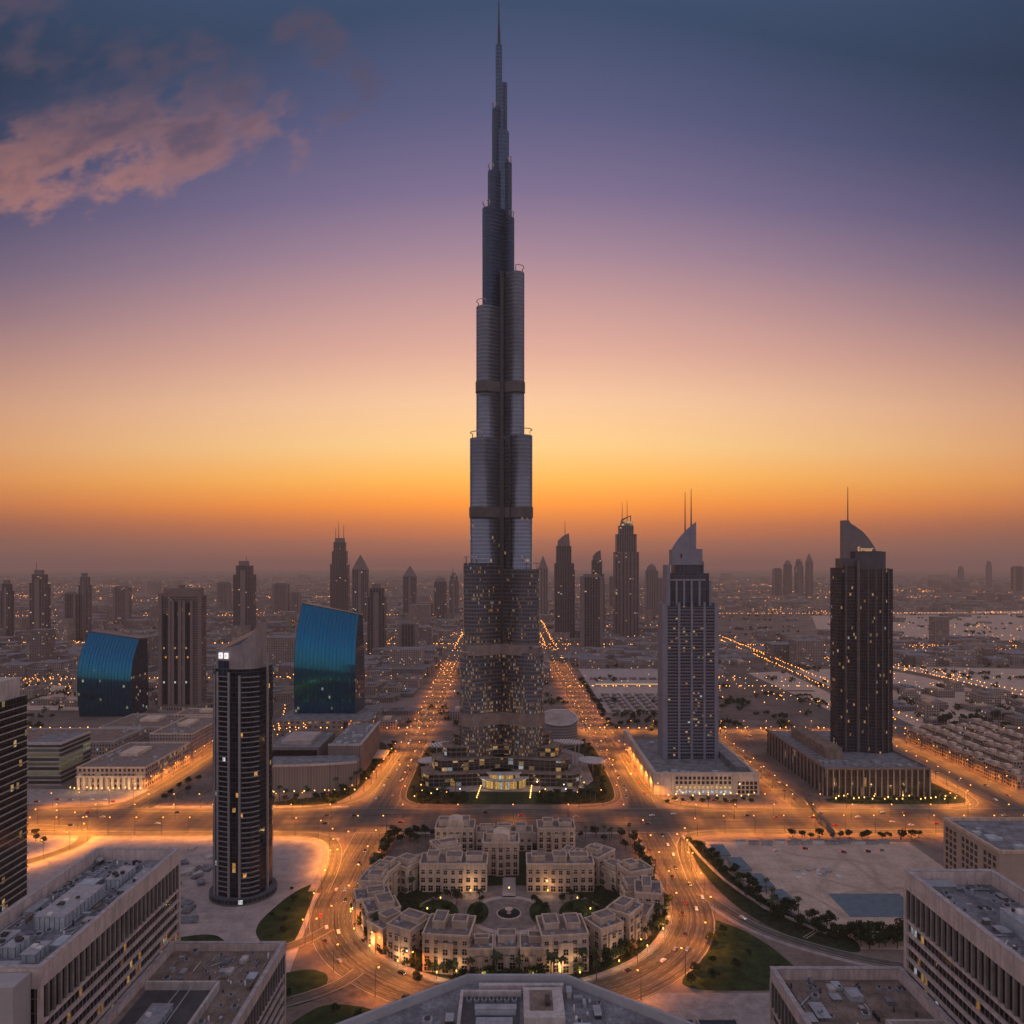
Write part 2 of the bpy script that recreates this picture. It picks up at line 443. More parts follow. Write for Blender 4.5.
def offset_line(pts, d):
    out = []
    for i, p in enumerate(pts):
        a = pts[max(i - 1, 0)]; b = pts[min(i + 1, len(pts) - 1)]
        tx, ty = b[0] - a[0], b[1] - a[1]; L = math.hypot(tx, ty) or 1
        out.append((p[0] - ty / L * d, p[1] + tx / L * d))
    return out
def smooth_line(pts, n=2):
    for _ in range(n):
        q = [pts[0]]
        for a, b in zip(pts[:-1], pts[1:]):
            q.append((a[0] * .75 + b[0] * .25, a[1] * .75 + b[1] * .25)); q.append((a[0] * .25 + b[0] * .75, a[1] * .25 + b[1] * .75))
        q.append(pts[-1]); pts = q
    return pts
def resample(pts, step):
    out = [pts[0]]; carry = 0.0
    for a, b in zip(pts[:-1], pts[1:]):
        L = math.dist(a, b); t = step - carry
        while t <= L + 1e-6:
            out.append((a[0] + (b[0] - a[0]) * t / L, a[1] + (b[1] - a[1]) * t / L)); t += step
        carry = (carry + L) % step
        if step - carry < 1e-6: carry = 0.0
    return out
zlev = [0.02]
def nz_():
    zlev[0] += 0.006
    return zlev[0]
def strip(mb, pts, w, z, m=0):
    L = offset_line(pts, w / 2); Rr = offset_line(pts, -w / 2); s = 0.0
    for i in range(len(pts) - 1):
        d = math.dist(pts[i], pts[i + 1])
        mb.face([(*Rr[i], z), (*Rr[i + 1], z), (*L[i + 1], z), (*L[i], z)], [(0, s), (0, s + d), (w, s + d), (w, s)], m)
        s += d
def kerb(mb, pts, w, z1=0.15):
    """a raised band with real step sides"""
    L = offset_line(pts, w / 2); Rr = offset_line(pts, -w / 2)
    for i in range(len(pts) - 1):
        a, b, c, d = Rr[i], Rr[i + 1], L[i + 1], L[i]
        mb.face([(*a, z1), (*b, z1), (*c, z1), (*d, z1)])
        mb.face([(*a, 0), (*b, 0), (*b, z1), (*a, z1)]); mb.face([(*c, 0), (*d, 0), (*d, z1), (*c, z1)])
ASPH = (0.10, 0.088, 0.076)
roadmats = {}
def road(name, pts, w, lines=True, base=ASPH):
    k = (round(w, 1), lines, base)
    if k not in roadmats: roadmats[k] = road_mat("asphalt", base, 3.6, lines, w)
    mb = MB(); strip(mb, pts, w, nz_())
    return structure(mb, name, roadmats[k])
def pavement(pts, w, z1=0.15, mat='pave', name="pavement"):
    mb = MB(); kerb(mb, pts, w, z1); return structure(mb, name, M[mat])
def area(name, poly, mat, z=None):
    if mat in ('grass', 'planting') and len(poly) < 16:
        for _ in range(3):
            q_ = []
            for a_, b_ in zip(poly, poly[1:] + poly[:1]): q_ += [(a_[0] * .8 + b_[0] * .2, a_[1] * .8 + b_[1] * .2), (a_[0] * .2 + b_[0] * .8, a_[1] * .2 + b_[1] * .8)]
            poly = q_
    mb = MB(); zz = nz_() if z is None else z
    mb.face([(x, y, zz) for x, y in poly]); return structure(mb, name, M[mat])
def arc(cx, cy, r, a0, a1, n=28, ry=None):
    ry = r if ry is None else ry
    return [(cx + r * math.cos(R(a0 + (a1 - a0) * i / n)), cy + ry * math.sin(R(a0 + (a1 - a0) * i / n))) for i in range(n + 1)]

# ---- surfaces around the roads
area("paved_forecourt", [(-420, 300), (-112, 300), (-128, 470), (-140, 600), (-420, 606)], 'pavelight')
area("sand_lot", [(150, 592), (318, 592), (318, 425), (176, 428), (152, 470)], 'sandlot')
area("lawn", [(118, 470), (140, 452), (152, 430), (160, 396), (150, 386), (84, 386), (108, 420)], 'grass')
area("lawn", [(-136, 520), (-131, 470), (-128, 432), (-139, 422), (-160, 452), (-150, 500)], 'grass')
area("lawn", [(-112, 408), (-98, 400), (-100, 376), (-128, 366), (-140, 395)], 'grass')
area("lawn", [(-96, 376), (-66, 370), (-70, 352), (-112, 352)], 'grass')
area("lawn", [(-205, 440), (-180, 446), (-165, 432), (-160, 415), (-215, 415)], 'grass')
area("planting_strip", [(140, 596), (150, 596), (158, 520), (176, 468), (206, 440), (200, 420), (166, 440), (146, 478), (137, 530)], 'planting')
area("promenade", [(60, 384), (190, 384), (190, 300), (60, 300)], 'pave')
area("old_town_court", arc(-1, 490, 101, 0, 360, 40, 100)[:-1], 'planting')
area("courtyard_paving", arc(-2, 470, 62, 0, 360, 40, 42)[:-1], 'terrace')
plaza = [(-82, 684), (78, 684), (96, 694), (101, 715), (101, 900), (88, 930), (-92, 930), (-104, 900), (-104, 715), (-98, 694)]
area("plaza_lawn", plaza, 'planting')
area("plaza_paving", [(-70, 722), (66, 722), (84, 760), (84, 860), (50, 910), (-56, 910), (-92, 860), (-92, 760)], 'pave')
area("mall_planting", [(-245, 682), (-165, 682), (-150, 730), (-148, 900), (-176, 940), (-200, 940), (-152, 720)], 'planting')
area("hotel_planting", [(296, 684), (420, 684), (432, 700), (428, 760), (404, 760), (404, 704), (296, 704)], 'planting')
area("left_forecourt", [(-560, 684), (-356, 684), (-356, 730), (-560, 730)], 'pave')
area("salt_flat", [(900, 2150), (3600, 2050), (4200, 3000), (2500, 3500), (1300, 3200)], 'sandlot')
area("sand_flat", [(470, 1010), (1500, 980), (1500, 1500), (800, 1600), (480, 1500)], 'sandlot')
area("sand_flat", [(-1400, 1130), (-640, 1120), (-640, 1330), (-1400, 1400)], 'sandlot')

M['track'] = plain('pressed_sand', (.48, .365, .29), .95, var=.15, spec=.1)
# ---- wheel tracks worn into the sand lot
for k in range(5):
    r0 = random.Random(k + 40); x0 = r0.uniform(170, 290); y0 = r0.choice((440, 586)); pts_ = smooth_line([(x0, y0), (r0.uniform(180, 280), r0.uniform(500, 560)), (r0.uniform(170, 300), r0.uniform(470, 570)), (r0.uniform(160, 310), 586)], 3)
    for off_ in (-.9, .9):
        mb = MB(); strip(mb, offset_line(pts_, off_), .55, nz_()); structure(mb, "wheel_track", M['track'])
area("blue_slab", [(214, 499), (262, 499), (262, 466), (214, 466)], 'bluepad')
# ---- roads
boul = [(x, 642) for x in range(-1000, 1001, 50)]
road("boulevard", boul, 60)
ring = [(-117, 612), (-117, 550)] + [(117 * math.cos(R(a)), 490 + 117 * math.sin(R(a))) for a in range(180, 361, 6)] + [(117, 550), (117, 612)]
road("ring_road", ring, 27)
av_l = smooth_line([(-120, 672), (-119, 800), (-119, 1000), (-127, 1300), (-134, 1900), (-150, 3000), (-190, 6000)])
av_r = smooth_line([(119, 672), (119, 800), (110, 1000), (104, 1300), (99, 2000), (96, 3000), (90, 6000)])
road("avenue", av_l, 28); road("avenue", av_r, 29)
lat = [(x, 962) for x in range(-1000, 1401, 60)]
road("cross_avenue", lat, 44)
av_c = [(266, 672), (266, 800), (262, 940)]; road("avenue", av_c, 20)
av_far_r = smooth_line([(470, 672), (466, 800), (462, 960), (455, 1500)]); road("avenue", av_far_r, 46)
av_far_l = smooth_line([(-340, 672), (-340, 940), (-345, 1300), (-360, 2400)]); road("avenue", av_far_l, 26)
loop = smooth_line([(-480, 628), (-400, 627), (-362, 618), (-344, 598), (-350, 566), (-392, 520), (-440, 480)]); road("ramp", loop, 11)
slip_l = smooth_line([(-420, 610), (-190, 610), (-156, 606), (-139, 585), (-131, 545), (-129, 500)]); road("slip_road", slip_l, 10)
slip_r = smooth_line([(560, 614), (190, 615), (150, 611), (136, 592), (131, 560), (128, 520)]); road("slip_road", slip_r, 10)
cor_l = smooth_line([(-330, 668), (-215, 668), (-168, 676), (-140, 705), (-136, 770), (-134, 860)]); road("slip_road", cor_l, 9)
cor_pl = smooth_line([(-60, 676), (-84, 680), (-102, 692), (-107, 720), (-107, 800)]); road("slip_road", cor_pl, 7)
cor_pr = smooth_line([(60, 676), (80, 680), (99, 692), (104, 720), (104, 800)]); road("slip_road", cor_pr, 7)
cor_r = smooth_line([(330, 668), (205, 668), (158, 676), (134, 700), (129, 770), (129, 860)]); road("slip_road", cor_r, 9)
cor_m = smooth_line([(-420, 671), (-372, 676), (-352, 700), (-352, 900)]); road("slip_road", cor_m, 9)
cor_h = smooth_line([(400, 671), (428, 680), (440, 710), (442, 860)]); road("slip_road", cor_h, 9)
br1 = smooth_line([(-112, 452), (-122, 436), (-138, 424), (-170, 408), (-230, 390)]); road("side_road", br1, 9)
br2 = smooth_line([(-84, 404), (-92, 390), (-112, 376), (-150, 360), (-200, 350)]); road("side_road", br2, 9)
br3 = smooth_line([(128, 500), (140, 470), (156, 445), (190, 420), (230, 405)]); road("side_road", br3, 8)
far_r = smooth_line([(600, 2144), (590, 1800), (562, 1300), (540, 1010)]); road("far_road", far_r, 26)
far_rr = smooth_line([(600, 1800), (818, 1572), (840, 1230), (880, 1000)]); road("far_road", far_rr, 34)
cross2 = [(x, 1420 + 0.06 * x) for x in range(-2400, -140, 120)]; road("far_road", cross2, 30)
cross3 = [(x, 1960 - 0.03 * x) for x in range(-2400, 2600, 200)]; road("far_road", cross3, 34)
cross4 = [(x, 1290) for x in range(110, 560, 60)]; road("far_road", cross4, 14)
cross5 = [(x, 3100 + 0.05 * x) for x in range(-4200, 4300, 400)]; road("far_road", cross5, 50)
cross6 = [(x, 4700 - 0.04 * x) for x in range(-6000, 6300, 500)]; road("far_road", cross6, 60)
# kerbed pavements and medians
for pts, w in ((offset_line(ring, 15.5), 4), ([(x, 677) for x in range(-330, -140, 10)], 5),
               ([(x, 611.0) for x in range(-98, 99, 12)], 3)):
    pavement(pts, w)
pavement([(x, 642) for x in range(-1000, -150, 25)], 3.0, 0.15, 'planting', "median")
pavement([(x, 642) for x in range(-90, 91, 12)], 3.0, 0.15, 'planting', "median")
pavement([(x, 642) for x in range(150, 1001, 25)], 3.0, 0.15, 'planting', "median")
pavement(ring[3:-3], 1.6, 0.15, 'pave', "median")
pavement([p for p in resample(av_l, 25) if 700 < p[1] < 925], 3, 0.15, 'pave', "median")
pavement([p for p in resample(av_r, 25) if 700 < p[1] < 925], 9, 0.15, 'grass', "median")
pavement([p for p in resample(av_l, 40) if 1000 < p[1] < 3000], 3, 0.15, 'pave', "median")
pavement([p for p in resample(av_r, 40) if 1000 < p[1] < 3000], 3, 0.15, 'pave', "median")
pavement([p for p in resample(av_far_r, 25) if 700 < p[1] < 925], 3, 0.15, 'pave', "median")
pavement(resample(offset_line(br3, -6.5), 6), 3.5)
pavement(resample(offset_line(slip_l, -8), 8), 4)
pavement([(140, 604), (144, 560), (150, 520), (164, 478), (190, 445)], 2.0, 0.6, 'pavelight', "garden_path")
# curved garden paths on the left forecourt
pavement(arc(-190, 402, 30, 20, 140, 20), 7, 0.15, 'pavelight', "garden_path")
pavement(arc(-2, 470, 24, 0, 360, 40), 4, 0.12, 'pavelight', "garden_path")
pavement([(-2, 494), (-2, 525)], 9, 0.12, 'pavelight', "garden_path")
for sx in (-1, 1):
    area("courtyard_lawn", [(-2 + sx * (46 + 14 * math.cos(a)), 470 + 20 * math.sin(a)) for a in [k * PI / 10 for k in range(20)]][::sx], 'grass', 0.3)
    area("courtyard_lawn", [(-2 + sx * (20 + 7 * math.cos(a)), 472 + 15 * math.sin(a)) for a in [k * PI / 10 for k in range(20)]][::sx], 'grass', 0.31)
# dark pits of the promenade at the lower right
for x0 in (70, 91):
    mb = MB(); mb.box(x0, x0 + 18, 338, 360, 0.0, 0.5, 0, 1); mb.box(x0 - 1, x0, 337, 361, 0, 1.0); mb.box(x0 + 18, x0 + 19, 337, 361, 0, 1.0)
    mb.box(x0, x0 + 18, 360, 361, 0, 1.0); mb.box(x0, x0 + 18, 337, 338, 0, 1.0)
    t = mb.build("garden_basin", [M['pave'], M['water']])
    tag(t, "dark rectangular basin in the promenade, " + ("the nearer to the ring road" if x0 == 70 else "the farther from the ring road"), "basin", "basins in the promenade")

# ================================================================== TREES
def leaf_crown(mb, cx, cy, cz, rx, rz, n, size, r_, m=0):
    lobes = [(r_.uniform(-.55, .55) * rx, r_.uniform(-.55, .55) * rx, r_.uniform(-.4, .55) * rz, r_.uniform(.4, .66)) for _ in range(7)]
    for _ in range(n):
        lx, ly, lz, ls = r_.choice(lobes)
        v = Vector((r_.gauss(0, 1), r_.gauss(0, 1), r_.gauss(0, 1))).normalized() * (r_.random() ** 0.35)
        p = Vector((cx + lx + v.x * rx * ls, cy + ly + v.y * rx * ls, cz + lz + v.z * rz * ls))
        a = Vector((r_.gauss(0, 1), r_.gauss(0, 1), r_.gauss(0, .6))).normalized()
        b = a.orthogonal().normalized(); b.rotate(Matrix.Rotation(r_.uniform(0, 6.28), 3, a))
        c = a.cross(b); s = size * r_.uniform(.6, 1.3)
        mb.face([tuple(p + b * s), tuple(p + c * s * .6), tuple(p - b * s), tuple(p - c * s * .6)], None, m)
def make_tree(seed, h=7.5, r=3.6):
    r_ = random.Random(seed)
    t = thing("broadleaf_tree", "x", "tree")
    mb = MB()
    mb.tube([(0, 0, 0), (.1, .05, h * .3), (0, 0, h * .6)], [.28, .2, .12], 6)
    for k in range(4):
        a = k * 1.6 + seed; mb.tube([(.05, 0, h * .35), (math.cos(a) * r * .3, math.sin(a) * r * .3, h * .55), (math.cos(a) * r * .6, math.sin(a) * r * .6, h * .72)], [.13, .09, .04], 5)
    mb.build("trunk", M['bark'], t)
    mb = MB(); leaf_crown(mb, 0, 0, h * .66, r, h * .36, 330, .62, r_)
    mb.build("crown", M['leaf'], t)
    return t
def make_palm(seed, h=10.0):
    r_ = random.Random(seed)
    t = thing("palm_tree", "x", "palm tree")
    mb = MB(); mb.tube([(0, 0, 0), (.15, 0, h * .5), (.1, .1, h)], [.3, .22, .2], 7); mb.build("trunk", M['bark'], t)
    mb = MB()
    for k in range(20):
        a = k * 2.4 + r_.uniform(-.2, .2); up = r_.uniform(-.2, .9); L = r_.uniform(2.6, 3.5)
        prev = None
        for s in range(6):
            f = s / 5; q = Vector((.1 + math.cos(a) * L * f, .1 + math.sin(a) * L * f, h + up * L * f - 1.9 * f * f))
            w = .55 * math.sin(PI * min(f + .12, 1)) + .05
            sd_ = Vector((-math.sin(a), math.cos(a), 0)) * w
            cur = (q - sd_ + Vector((0, 0, -.2 * w)), q, q + sd_ + Vector((0, 0, -.2 * w)))
            if prev:
                mb.face([tuple(prev[0]), tuple(cur[0]), tuple(cur[1]), tuple(prev[1])]); mb.face([tuple(prev[1]), tuple(cur[1]), tuple(cur[2]), tuple(prev[2])])
            prev = cur
    mb.build("crown", M['leaf2'], t)
    return t
def make_shrub(seed):
    r_ = random.Random(seed)
    t = thing("shrub", "x", "shrub")
    mb = MB()
    for k in range(4):
        a = k * 1.7; mb.tube([(0, 0, 0), (math.cos(a) * .7, math.sin(a) * .7, 1.2)], [.1, .05], 5)
    mb.build("stem", M['bark'], t)
    mb = MB(); leaf_crown(mb, 0, 0, 1.7, 3.0, 1.7, 210, .55, r_); mb.build("foliage", M['leaf'], t)
    return t
shrub_proto = make_shrub(21)
tree_protos = [make_tree(3), make_tree(8, 8.5, 3.9), make_tree(15, 6.2, 3.3)]
palm_proto = make_palm(5)
used = set()
def put(proto, x, y, label, group, s=1.0, z=0.0):
    if id(proto) not in used:
        used.add(id(proto)); o = proto
        o.location = (x, y, z); o.rotation_euler = (0, 0, rng.uniform(0, 6.28)); o.scale = (s, s, s); o["label"] = label; o["group"] = group
        return o
    return place(proto, (x, y, z), rng.uniform(0, 6.28), label, group, s)
def trees(pts, label, group, s=(.75, 1.25), palm=0.0, jit=1.5, plabel=None, shrub=False):
    for x, y in pts:
        pr = palm_proto if rng.random() < palm else (shrub_proto if shrub else rng.choice(tree_protos))
        lb = plabel if pr is palm_proto and plabel else label
        put(pr, x + rng.uniform(-jit, jit), y + rng.uniform(-jit, jit), lb, group if pr is not palm_proto or not plabel else group.replace("trees", "palms").replace("shrubs", "palms"), rng.uniform(*s))
# band of trees between ring road and old-town houses
ringin = [(x, y) for x, y in resample(offset_line(ring, 19.5), 6.2)]
trees([p for p in ringin if p[0] < 0 and p[1] < 600], "dark tree between the ring road and the oval block's left houses", "trees along the left inner edge of the ring road", s=(.7, 1.5), palm=.3, plabel="palm between the ring road and the oval block's left houses")
trees([p for p in ringin if p[0] >= 0 and p[1] < 600], "dark tree between the ring road and the oval block's right houses", "trees along the right inner edge of the ring road", s=(.7, 1.5), palm=.3, plabel="palm between the ring road and the oval block's right houses")
trees([(x, 602) for x in range(-100, 102, 7) if not -62 < x < 52]+[(s*x-2,y) for s in (-1,1) for x,y in ((88,590),(95,582),(80,594),(98,570),(90,575),(74,590))], "dark tree behind the oval block beside the boulevard", "trees behind the oval block", palm=.3, plabel="tall palm behind the oval block beside the boulevard")
# courtyard
trees([(-2 + s * x, y) for s in (-1, 1) for x, y in ((40, 478), (48, 470), (52, 482), (44, 460), (56, 468), (38, 468), (20, 480), (22, 472), (21, 464), (48, 488), (18, 486), (17, 458), (58, 478), (50, 456), (34, 484), (60, 490), (42, 492), (62, 462), (30, 440), (40, 438))],
      "dark tree in the garden court of the oval block", "trees in the garden court of the oval block", (.6, 1.15), .15, 1.5, "palm in the garden court of the oval block")
# plaza in front of the tall tower
trees([(x, y) for x in range(-90, 88, 9) for y in (688, 696, 705, 714) if abs(x + 8) > 28], "dark shrub in the front garden of the tallest tower", "shrubs in the front garden of the tallest tower", (.9, 1.6), .28, 3.0, "palm in the front garden of the tallest tower", True)
trees([(s * (92 + rng.uniform(-4, 4)) - 2, y) for s in (-1, 1) for y in range(705, 915, 12)], "dark tree along the side edge of the tallest tower's plaza", "trees along the sides of the tallest tower's plaza", (.6, 1.0))
gaps = []
for s_ in (-1, 1):
    for i in range(10):
        a = 115 + i * 13.4; ang = R(a) if s_ < 0 else R(180 - a)
        for rr in (70, 80, 97): gaps.append((-2 + rr * math.cos(ang), 475 + rr * .81 * math.sin(ang)))
trees(gaps, "dark shrub in a gap between the curved houses of the oval block", "shrubs between the curved houses of the oval block", (.8, 1.5), .3, 2.0, "palm in a gap between the curved houses of the oval block", True)
trees([(x, y) for x in (-52, -22.5, -10, 5, 19.5, 46) for y in (396, 403)], "dark shrub before the front houses of the oval block", "shrubs before the front houses of the oval block", (.8, 1.3), .35, 1.5, "palm before the front houses of the oval block", True)
# curved mall front on the left
trees([(-236 + i * 9, 686 + rng.uniform(0, 9)) for i in range(9)] + [(-158 + i * 1.2 + rng.uniform(-4, 4), 716 + i * 16) for i in range(13)] + [(-170 + rng.uniform(-6, 14), 700 + i * 7 + rng.uniform(-4, 4)) for i in range(14)] + [(-215 + i * 9, 700 + i * 1.5) for i in range(6)],
      "dark shrub in the sloping garden of the curved mall", "shrubs in front of the curved mall", (.9, 1.6), .15, 2, "palm in the sloping garden of the curved mall", True)
trees([(-395 + rng.uniform(-16, 22), 590 + rng.uniform(-30, 22)) for _ in range(12)], "dark tree inside the looping ramp at the left", "trees inside the looping ramp", (.6, 1.0))
trees([(-322 + rng.uniform(-7, 7), y) for y in (694, 706, 718, 730, 742, 756)], "tree on the lit traffic island left of the curved mall", "trees on the lit traffic island", (.7, 1.1))
# dark hotel front
trees([(304 + i * 7.4, y) for i in range(16) for y in (690, 698)], "shrub among lights before the dark hotel's colonnade", "shrubs before the dark hotel's colonnade", (.7, 1.2), .35, 1.5, "small palm among lights before the dark hotel's colonnade", True)
trees([(146 + i * 8, 693 + rng.uniform(-4, 4)) for i in range(11)], "shrub before the pale podium", "shrubs before the pale podium", (.7, 1.1), shrub=True)
# strip right of the ring road
tp = [(141, 590), (143, 580), (144, 570), (146, 559), (148, 548), (150, 537), (153, 526), (156, 514), (158, 503), (161, 493), (165, 483), (169, 474), (174, 466), (180, 458), (187, 450), (194, 444), (200, 438), (168, 468), (176, 452), (184, 444)]
tp += [(x + 5, y + 2) for x, y in tp[2:]] + [(x + 9.5, y + 5) for x, y in tp[6:18]] + [(x - 4, y - 3) for x, y in tp[8:18]]
trees(tp, "dark tree in the planted strip between the ring road and the sand lot", "trees in the strip beside the sand lot", (.75, 1.15), .12, 2, "palm in the planted strip between the ring road and the sand lot")
trees([(207, 438), (211, 433), (216, 439), (221, 434), (226, 438), (231, 432), (236, 436), (213, 428), (224, 428), (204, 432), (209, 427), (218, 430), (229, 429), (240, 432), (233, 442), (222, 443)], "full dark tree in the clump on the near edge of the sand lot", "trees in the clump by the sand lot", (1.0, 1.55))
trees([(100, 402), (112, 412), (124, 404), (96, 392), (118, 432), (136, 418), (142, 398), (128, 444), (108, 395)], "tree on the triangular lawn right of the ring road", "trees on the triangular lawn", (.6, 1.0))
trees([(228 + i * 8, 600 + rng.uniform(-4, 3)) for i in range(14)], "dark tree along the far edge of the sand lot", "trees along the far edge of the sand lot", (.7, 1.1))
trees([(-150, 505), (-146, 490), (-143, 475), (-141, 462), (-140, 448), (-152, 470)], "shrub on the narrow lawn left of the ring road", "shrubs on the narrow lawn", (.5, .9), shrub=True)
trees([(-128, 388), (-116, 380), (-88, 364), (-76, 360)], "tree on the small lawns by the curved side road", "trees on the small lawns", (.6, .9))
# dark grove far right
trees([(650 + rng.uniform(-70, 95), 985 + rng.uniform(-32, 60)) for _ in range(24)], "large dark tree in the grove beyond the townhouse rows", "trees in the far right grove", (1.5, 2.3))
trees([(148 + i * 12.5, 1010 + rng.uniform(-6, 8)) for i in range(13)], "dark tree beyond the cross avenue behind the pale tower", "trees beyond the cross avenue", (1.1, 1.7))
trees([(132 + rng.uniform(-3, 3), y) for y in range(1030, 1420, 26)], "dark tree beside the right avenue behind the tallest tower", "trees beside the right avenue", (1.0, 1.5))

# ================================================================== STREET LAMPS
LIGHT_P = 9400.0
lamp_lights = []
for k, (c, f) in enumerate((((1.0, 0.29, 0.036), 1.3), ((1.0, 0.32, 0.036), 3.1), ((1.0, 0.26, 0.03), .9), ((1.0, 0.29, 0.035), 2.0))):
    L = bpy.data.lights.new("lamp_light", 'SPOT'); L.color = c; L.energy = LIGHT_P * f; L.shadow_soft_size = 0.5; L.spot_size = R(150); L.spot_blend = 0.7
    lamp_lights.append(L)
def make_lamp():
    t = thing("street_lamp", "x", "street lamp")
    mb = MB(); mb.tube([(0, 0, 0), (0, 0, 12.6), (.3, 0, 13.8), (1.2, 0, 14.6), (2.1, 0, 14.7)], [.16, .11, .09, .08, .07], 6); mb.build("pole", M['darkmetal'], t)
    mb = MB(); mb.box(1.9, 3.1, -.3, .3, 14.62, 14.85); mb.build("lamp_head", M['darkmetal'], t)
    mb = MB(); mb.loft([[(2.5 + .52 * math.cos(a) * s, .42 * math.sin(a) * s, 14.6 - d) for a in [k * PI / 4 for k in range(8)]] for s, d in ((.5, .8), (.9, .55), (1.0, .2), (.9, 0.0))], 0, 0, True)
    mb.build("lamp_lens", M['lamp_on'], t)
    return t
lamp_proto = make_lamp()
lamp_jobs = []
def lamps(pts, step, label, group, side=0.0, face=1, bright=None):
    q = resample(offset_line(pts, side), step)
    for i, p in enumerate(q):
        a = q[max(i - 1, 0)]; b = q[min(i + 1, len(q) - 1)]
        ang = math.atan2(b[1] - a[1], b[0] - a[0]) + (-PI / 2 if side > 0 else PI / 2) * face
        lamp_jobs.append((p[0], p[1], ang, label, group, bright))
def cut(pts, f): return [p for p in resample(pts, 6) if f(p)]
lamps(cut(ring, lambda p: 1), 33, "orange street lamp on the inner kerb of the ring road", "lamps on the inner kerb of the ring road", 12.6, 1, 2)
lamps(cut(ring, lambda p: 1), 36, "orange street lamp on the outer kerb of the ring road", "lamps on the outer kerb of the ring road", -13.4, 1, 2)
lamps([(x, 642) for x in range(-430, -140, 6)], 34, "orange street lamp on the boulevard's median left of the tallest tower", "lamps on the left median of the boulevard", 1.2, 1, 2)
lamps([(x, 642) for x in range(160, 520, 6)], 34, "orange street lamp on the boulevard's median right of the tallest tower", "lamps on the right median of the boulevard", 1.2, 1, 2)
lamps([(x, 642) for x in range(-95, 100, 6)], 48, "orange street lamp on the boulevard's median behind the oval block", "lamps on the middle median of the boulevard", 1.2)
lamps(cut(slip_l, lambda p: p[1] > 520), 22, "orange street lamp on the bright slip road beside the slender near tower", "lamps on the left slip road", -4.2, 1, 1)
lamps(cut(slip_r, lambda p: p[1] > 520 and p[0] < 480), 25, "orange street lamp on the bright slip road behind the sand lot", "lamps on the right slip road", 4.2, 1, 1)
lamps(cut(cor_l, lambda p: 1), 23, "orange street lamp on the curved slip road round the curved mall", "lamps round the curved mall", 4.0, 1, 1)
lamps(cut(cor_r, lambda p: 1), 25, "orange street lamp on the slip road round the pale podium", "lamps round the pale podium", -4.0, 1, 1)
lamps(cut(cor_pl, lambda p: 1), 24, "orange street lamp at the left corner of the tallest tower's plaza", "lamps at the plaza's left corner", 3, 1)
lamps(cut(cor_pr, lambda p: 1), 24, "orange street lamp at the right corner of the tallest tower's plaza", "lamps at the plaza's right corner", -3, 1)
lamps(cut(cor_m, lambda p: 1), 24, "orange street lamp beside the long tan mall", "lamps beside the long tan mall", 3.6, 1, 1)
lamps(cut(cor_h, lambda p: 1), 21, "orange street lamp on the bend beside the dark hotel", "lamps beside the dark hotel", 3.6, 1, 1)
lamps(cut(loop, lambda p: p[0] > -430), 20, "orange street lamp on the looping ramp at the left", "lamps on the looping ramp", 4.5, 1, 1)
lamps(cut(av_l, lambda p: 820 < p[1] < 1700), 42, "orange street lamp on the left kerb of the left avenue behind the tallest tower", "lamps on the left avenue's left kerb", 13.2, 1, 2)
lamps(cut(av_l, lambda p: 820 < p[1] < 1700), 42, "orange street lamp on the right kerb of the left avenue behind the tallest tower", "lamps on the left avenue's right kerb", -13.2, 1, 2)
lamps(cut(av_r, lambda p: 780 < p[1] < 1700), 42, "orange street lamp on the left kerb of the right avenue behind the tallest tower", "lamps on the right avenue's left kerb", 13.2, 1, 2)
lamps(cut(av_r, lambda p: 780 < p[1] < 1700), 42, "orange street lamp on the right kerb of the right avenue behind the tallest tower", "lamps on the right avenue's right kerb", -13.2, 1, 2)
lamps(cut(lat, lambda p: -220 < p[0] < -95), 30, "orange street lamp on the cross avenue left of the tallest tower", "lamps on the left cross avenue", 20)
lamps(cut(lat, lambda p: 95 < p[0] < 440), 30, "orange street lamp on the cross avenue behind the pale tower", "lamps on the right cross avenue", 20, 1, 1)
lamps(cut(lat, lambda p: 210 < p[0] < 440), 30, "orange street lamp on the near kerb of the cross avenue", "lamps on the near kerb of the cross avenue", -20)
lamps(cut(av_far_r, lambda p: 690 < p[1] < 1020), 30, "orange street lamp along the avenue beside the townhouse rows", "lamps along the townhouse avenue", -22, 1, 1)
lamps(cut(av_c, lambda p: 690 < p[1] < 930), 32, "orange street lamp on the street between the pale tower and the dark hotel", "lamps between the pale tower and the dark hotel", 9, 1, 1)
lamps(cut(br1, lambda p: p[0] > -150), 22, "orange street lamp on the forked side road left of the ring road", "lamps on the forked side road", 4.2)
lamps(cut(far_r, lambda p: 1), 52, "orange street lamp on the far road right of the pale tower", "lamps on the far road right of the pale tower", 12)
lamps(cut(av_far_l, lambda p: 930 < p[1] < 1350), 48, "orange street lamp on the far left avenue", "lamps on the far left avenue", 12)
lamp_jobs = [j for j in lamp_jobs if j[1] > 395 or abs(j[0]) > 60][:298]
lamp_all = [lamp_proto] + [copy_tree(lamp_proto) for _ in lamp_jobs[1:]]
for i, (o, (x, y, a, lb, gr, br)) in enumerate(zip(lamp_all, lamp_jobs)):
    o.location = (x, y, 0); o.rotation_euler = (0, 0, a); o["label"] = lb; o["group"] = gr
    L = bpy.data.objects.new("lamp_light", lamp_lights[(1 if br == 1 else (3, 3, 0)[i % 3] if br == 2 else (0, 0, 2)[i % 3])])
    COL.objects.link(L); L.parent = o; L.location = (2.5, 0, 13.4)
print("lamps", len(lamp_jobs))

print("trees", sum(1 for o in bpy.data.objects if o.name.startswith("broadleaf_tree")), "palms", sum(1 for o in bpy.data.objects if o.name.startswith("palm_tree")))

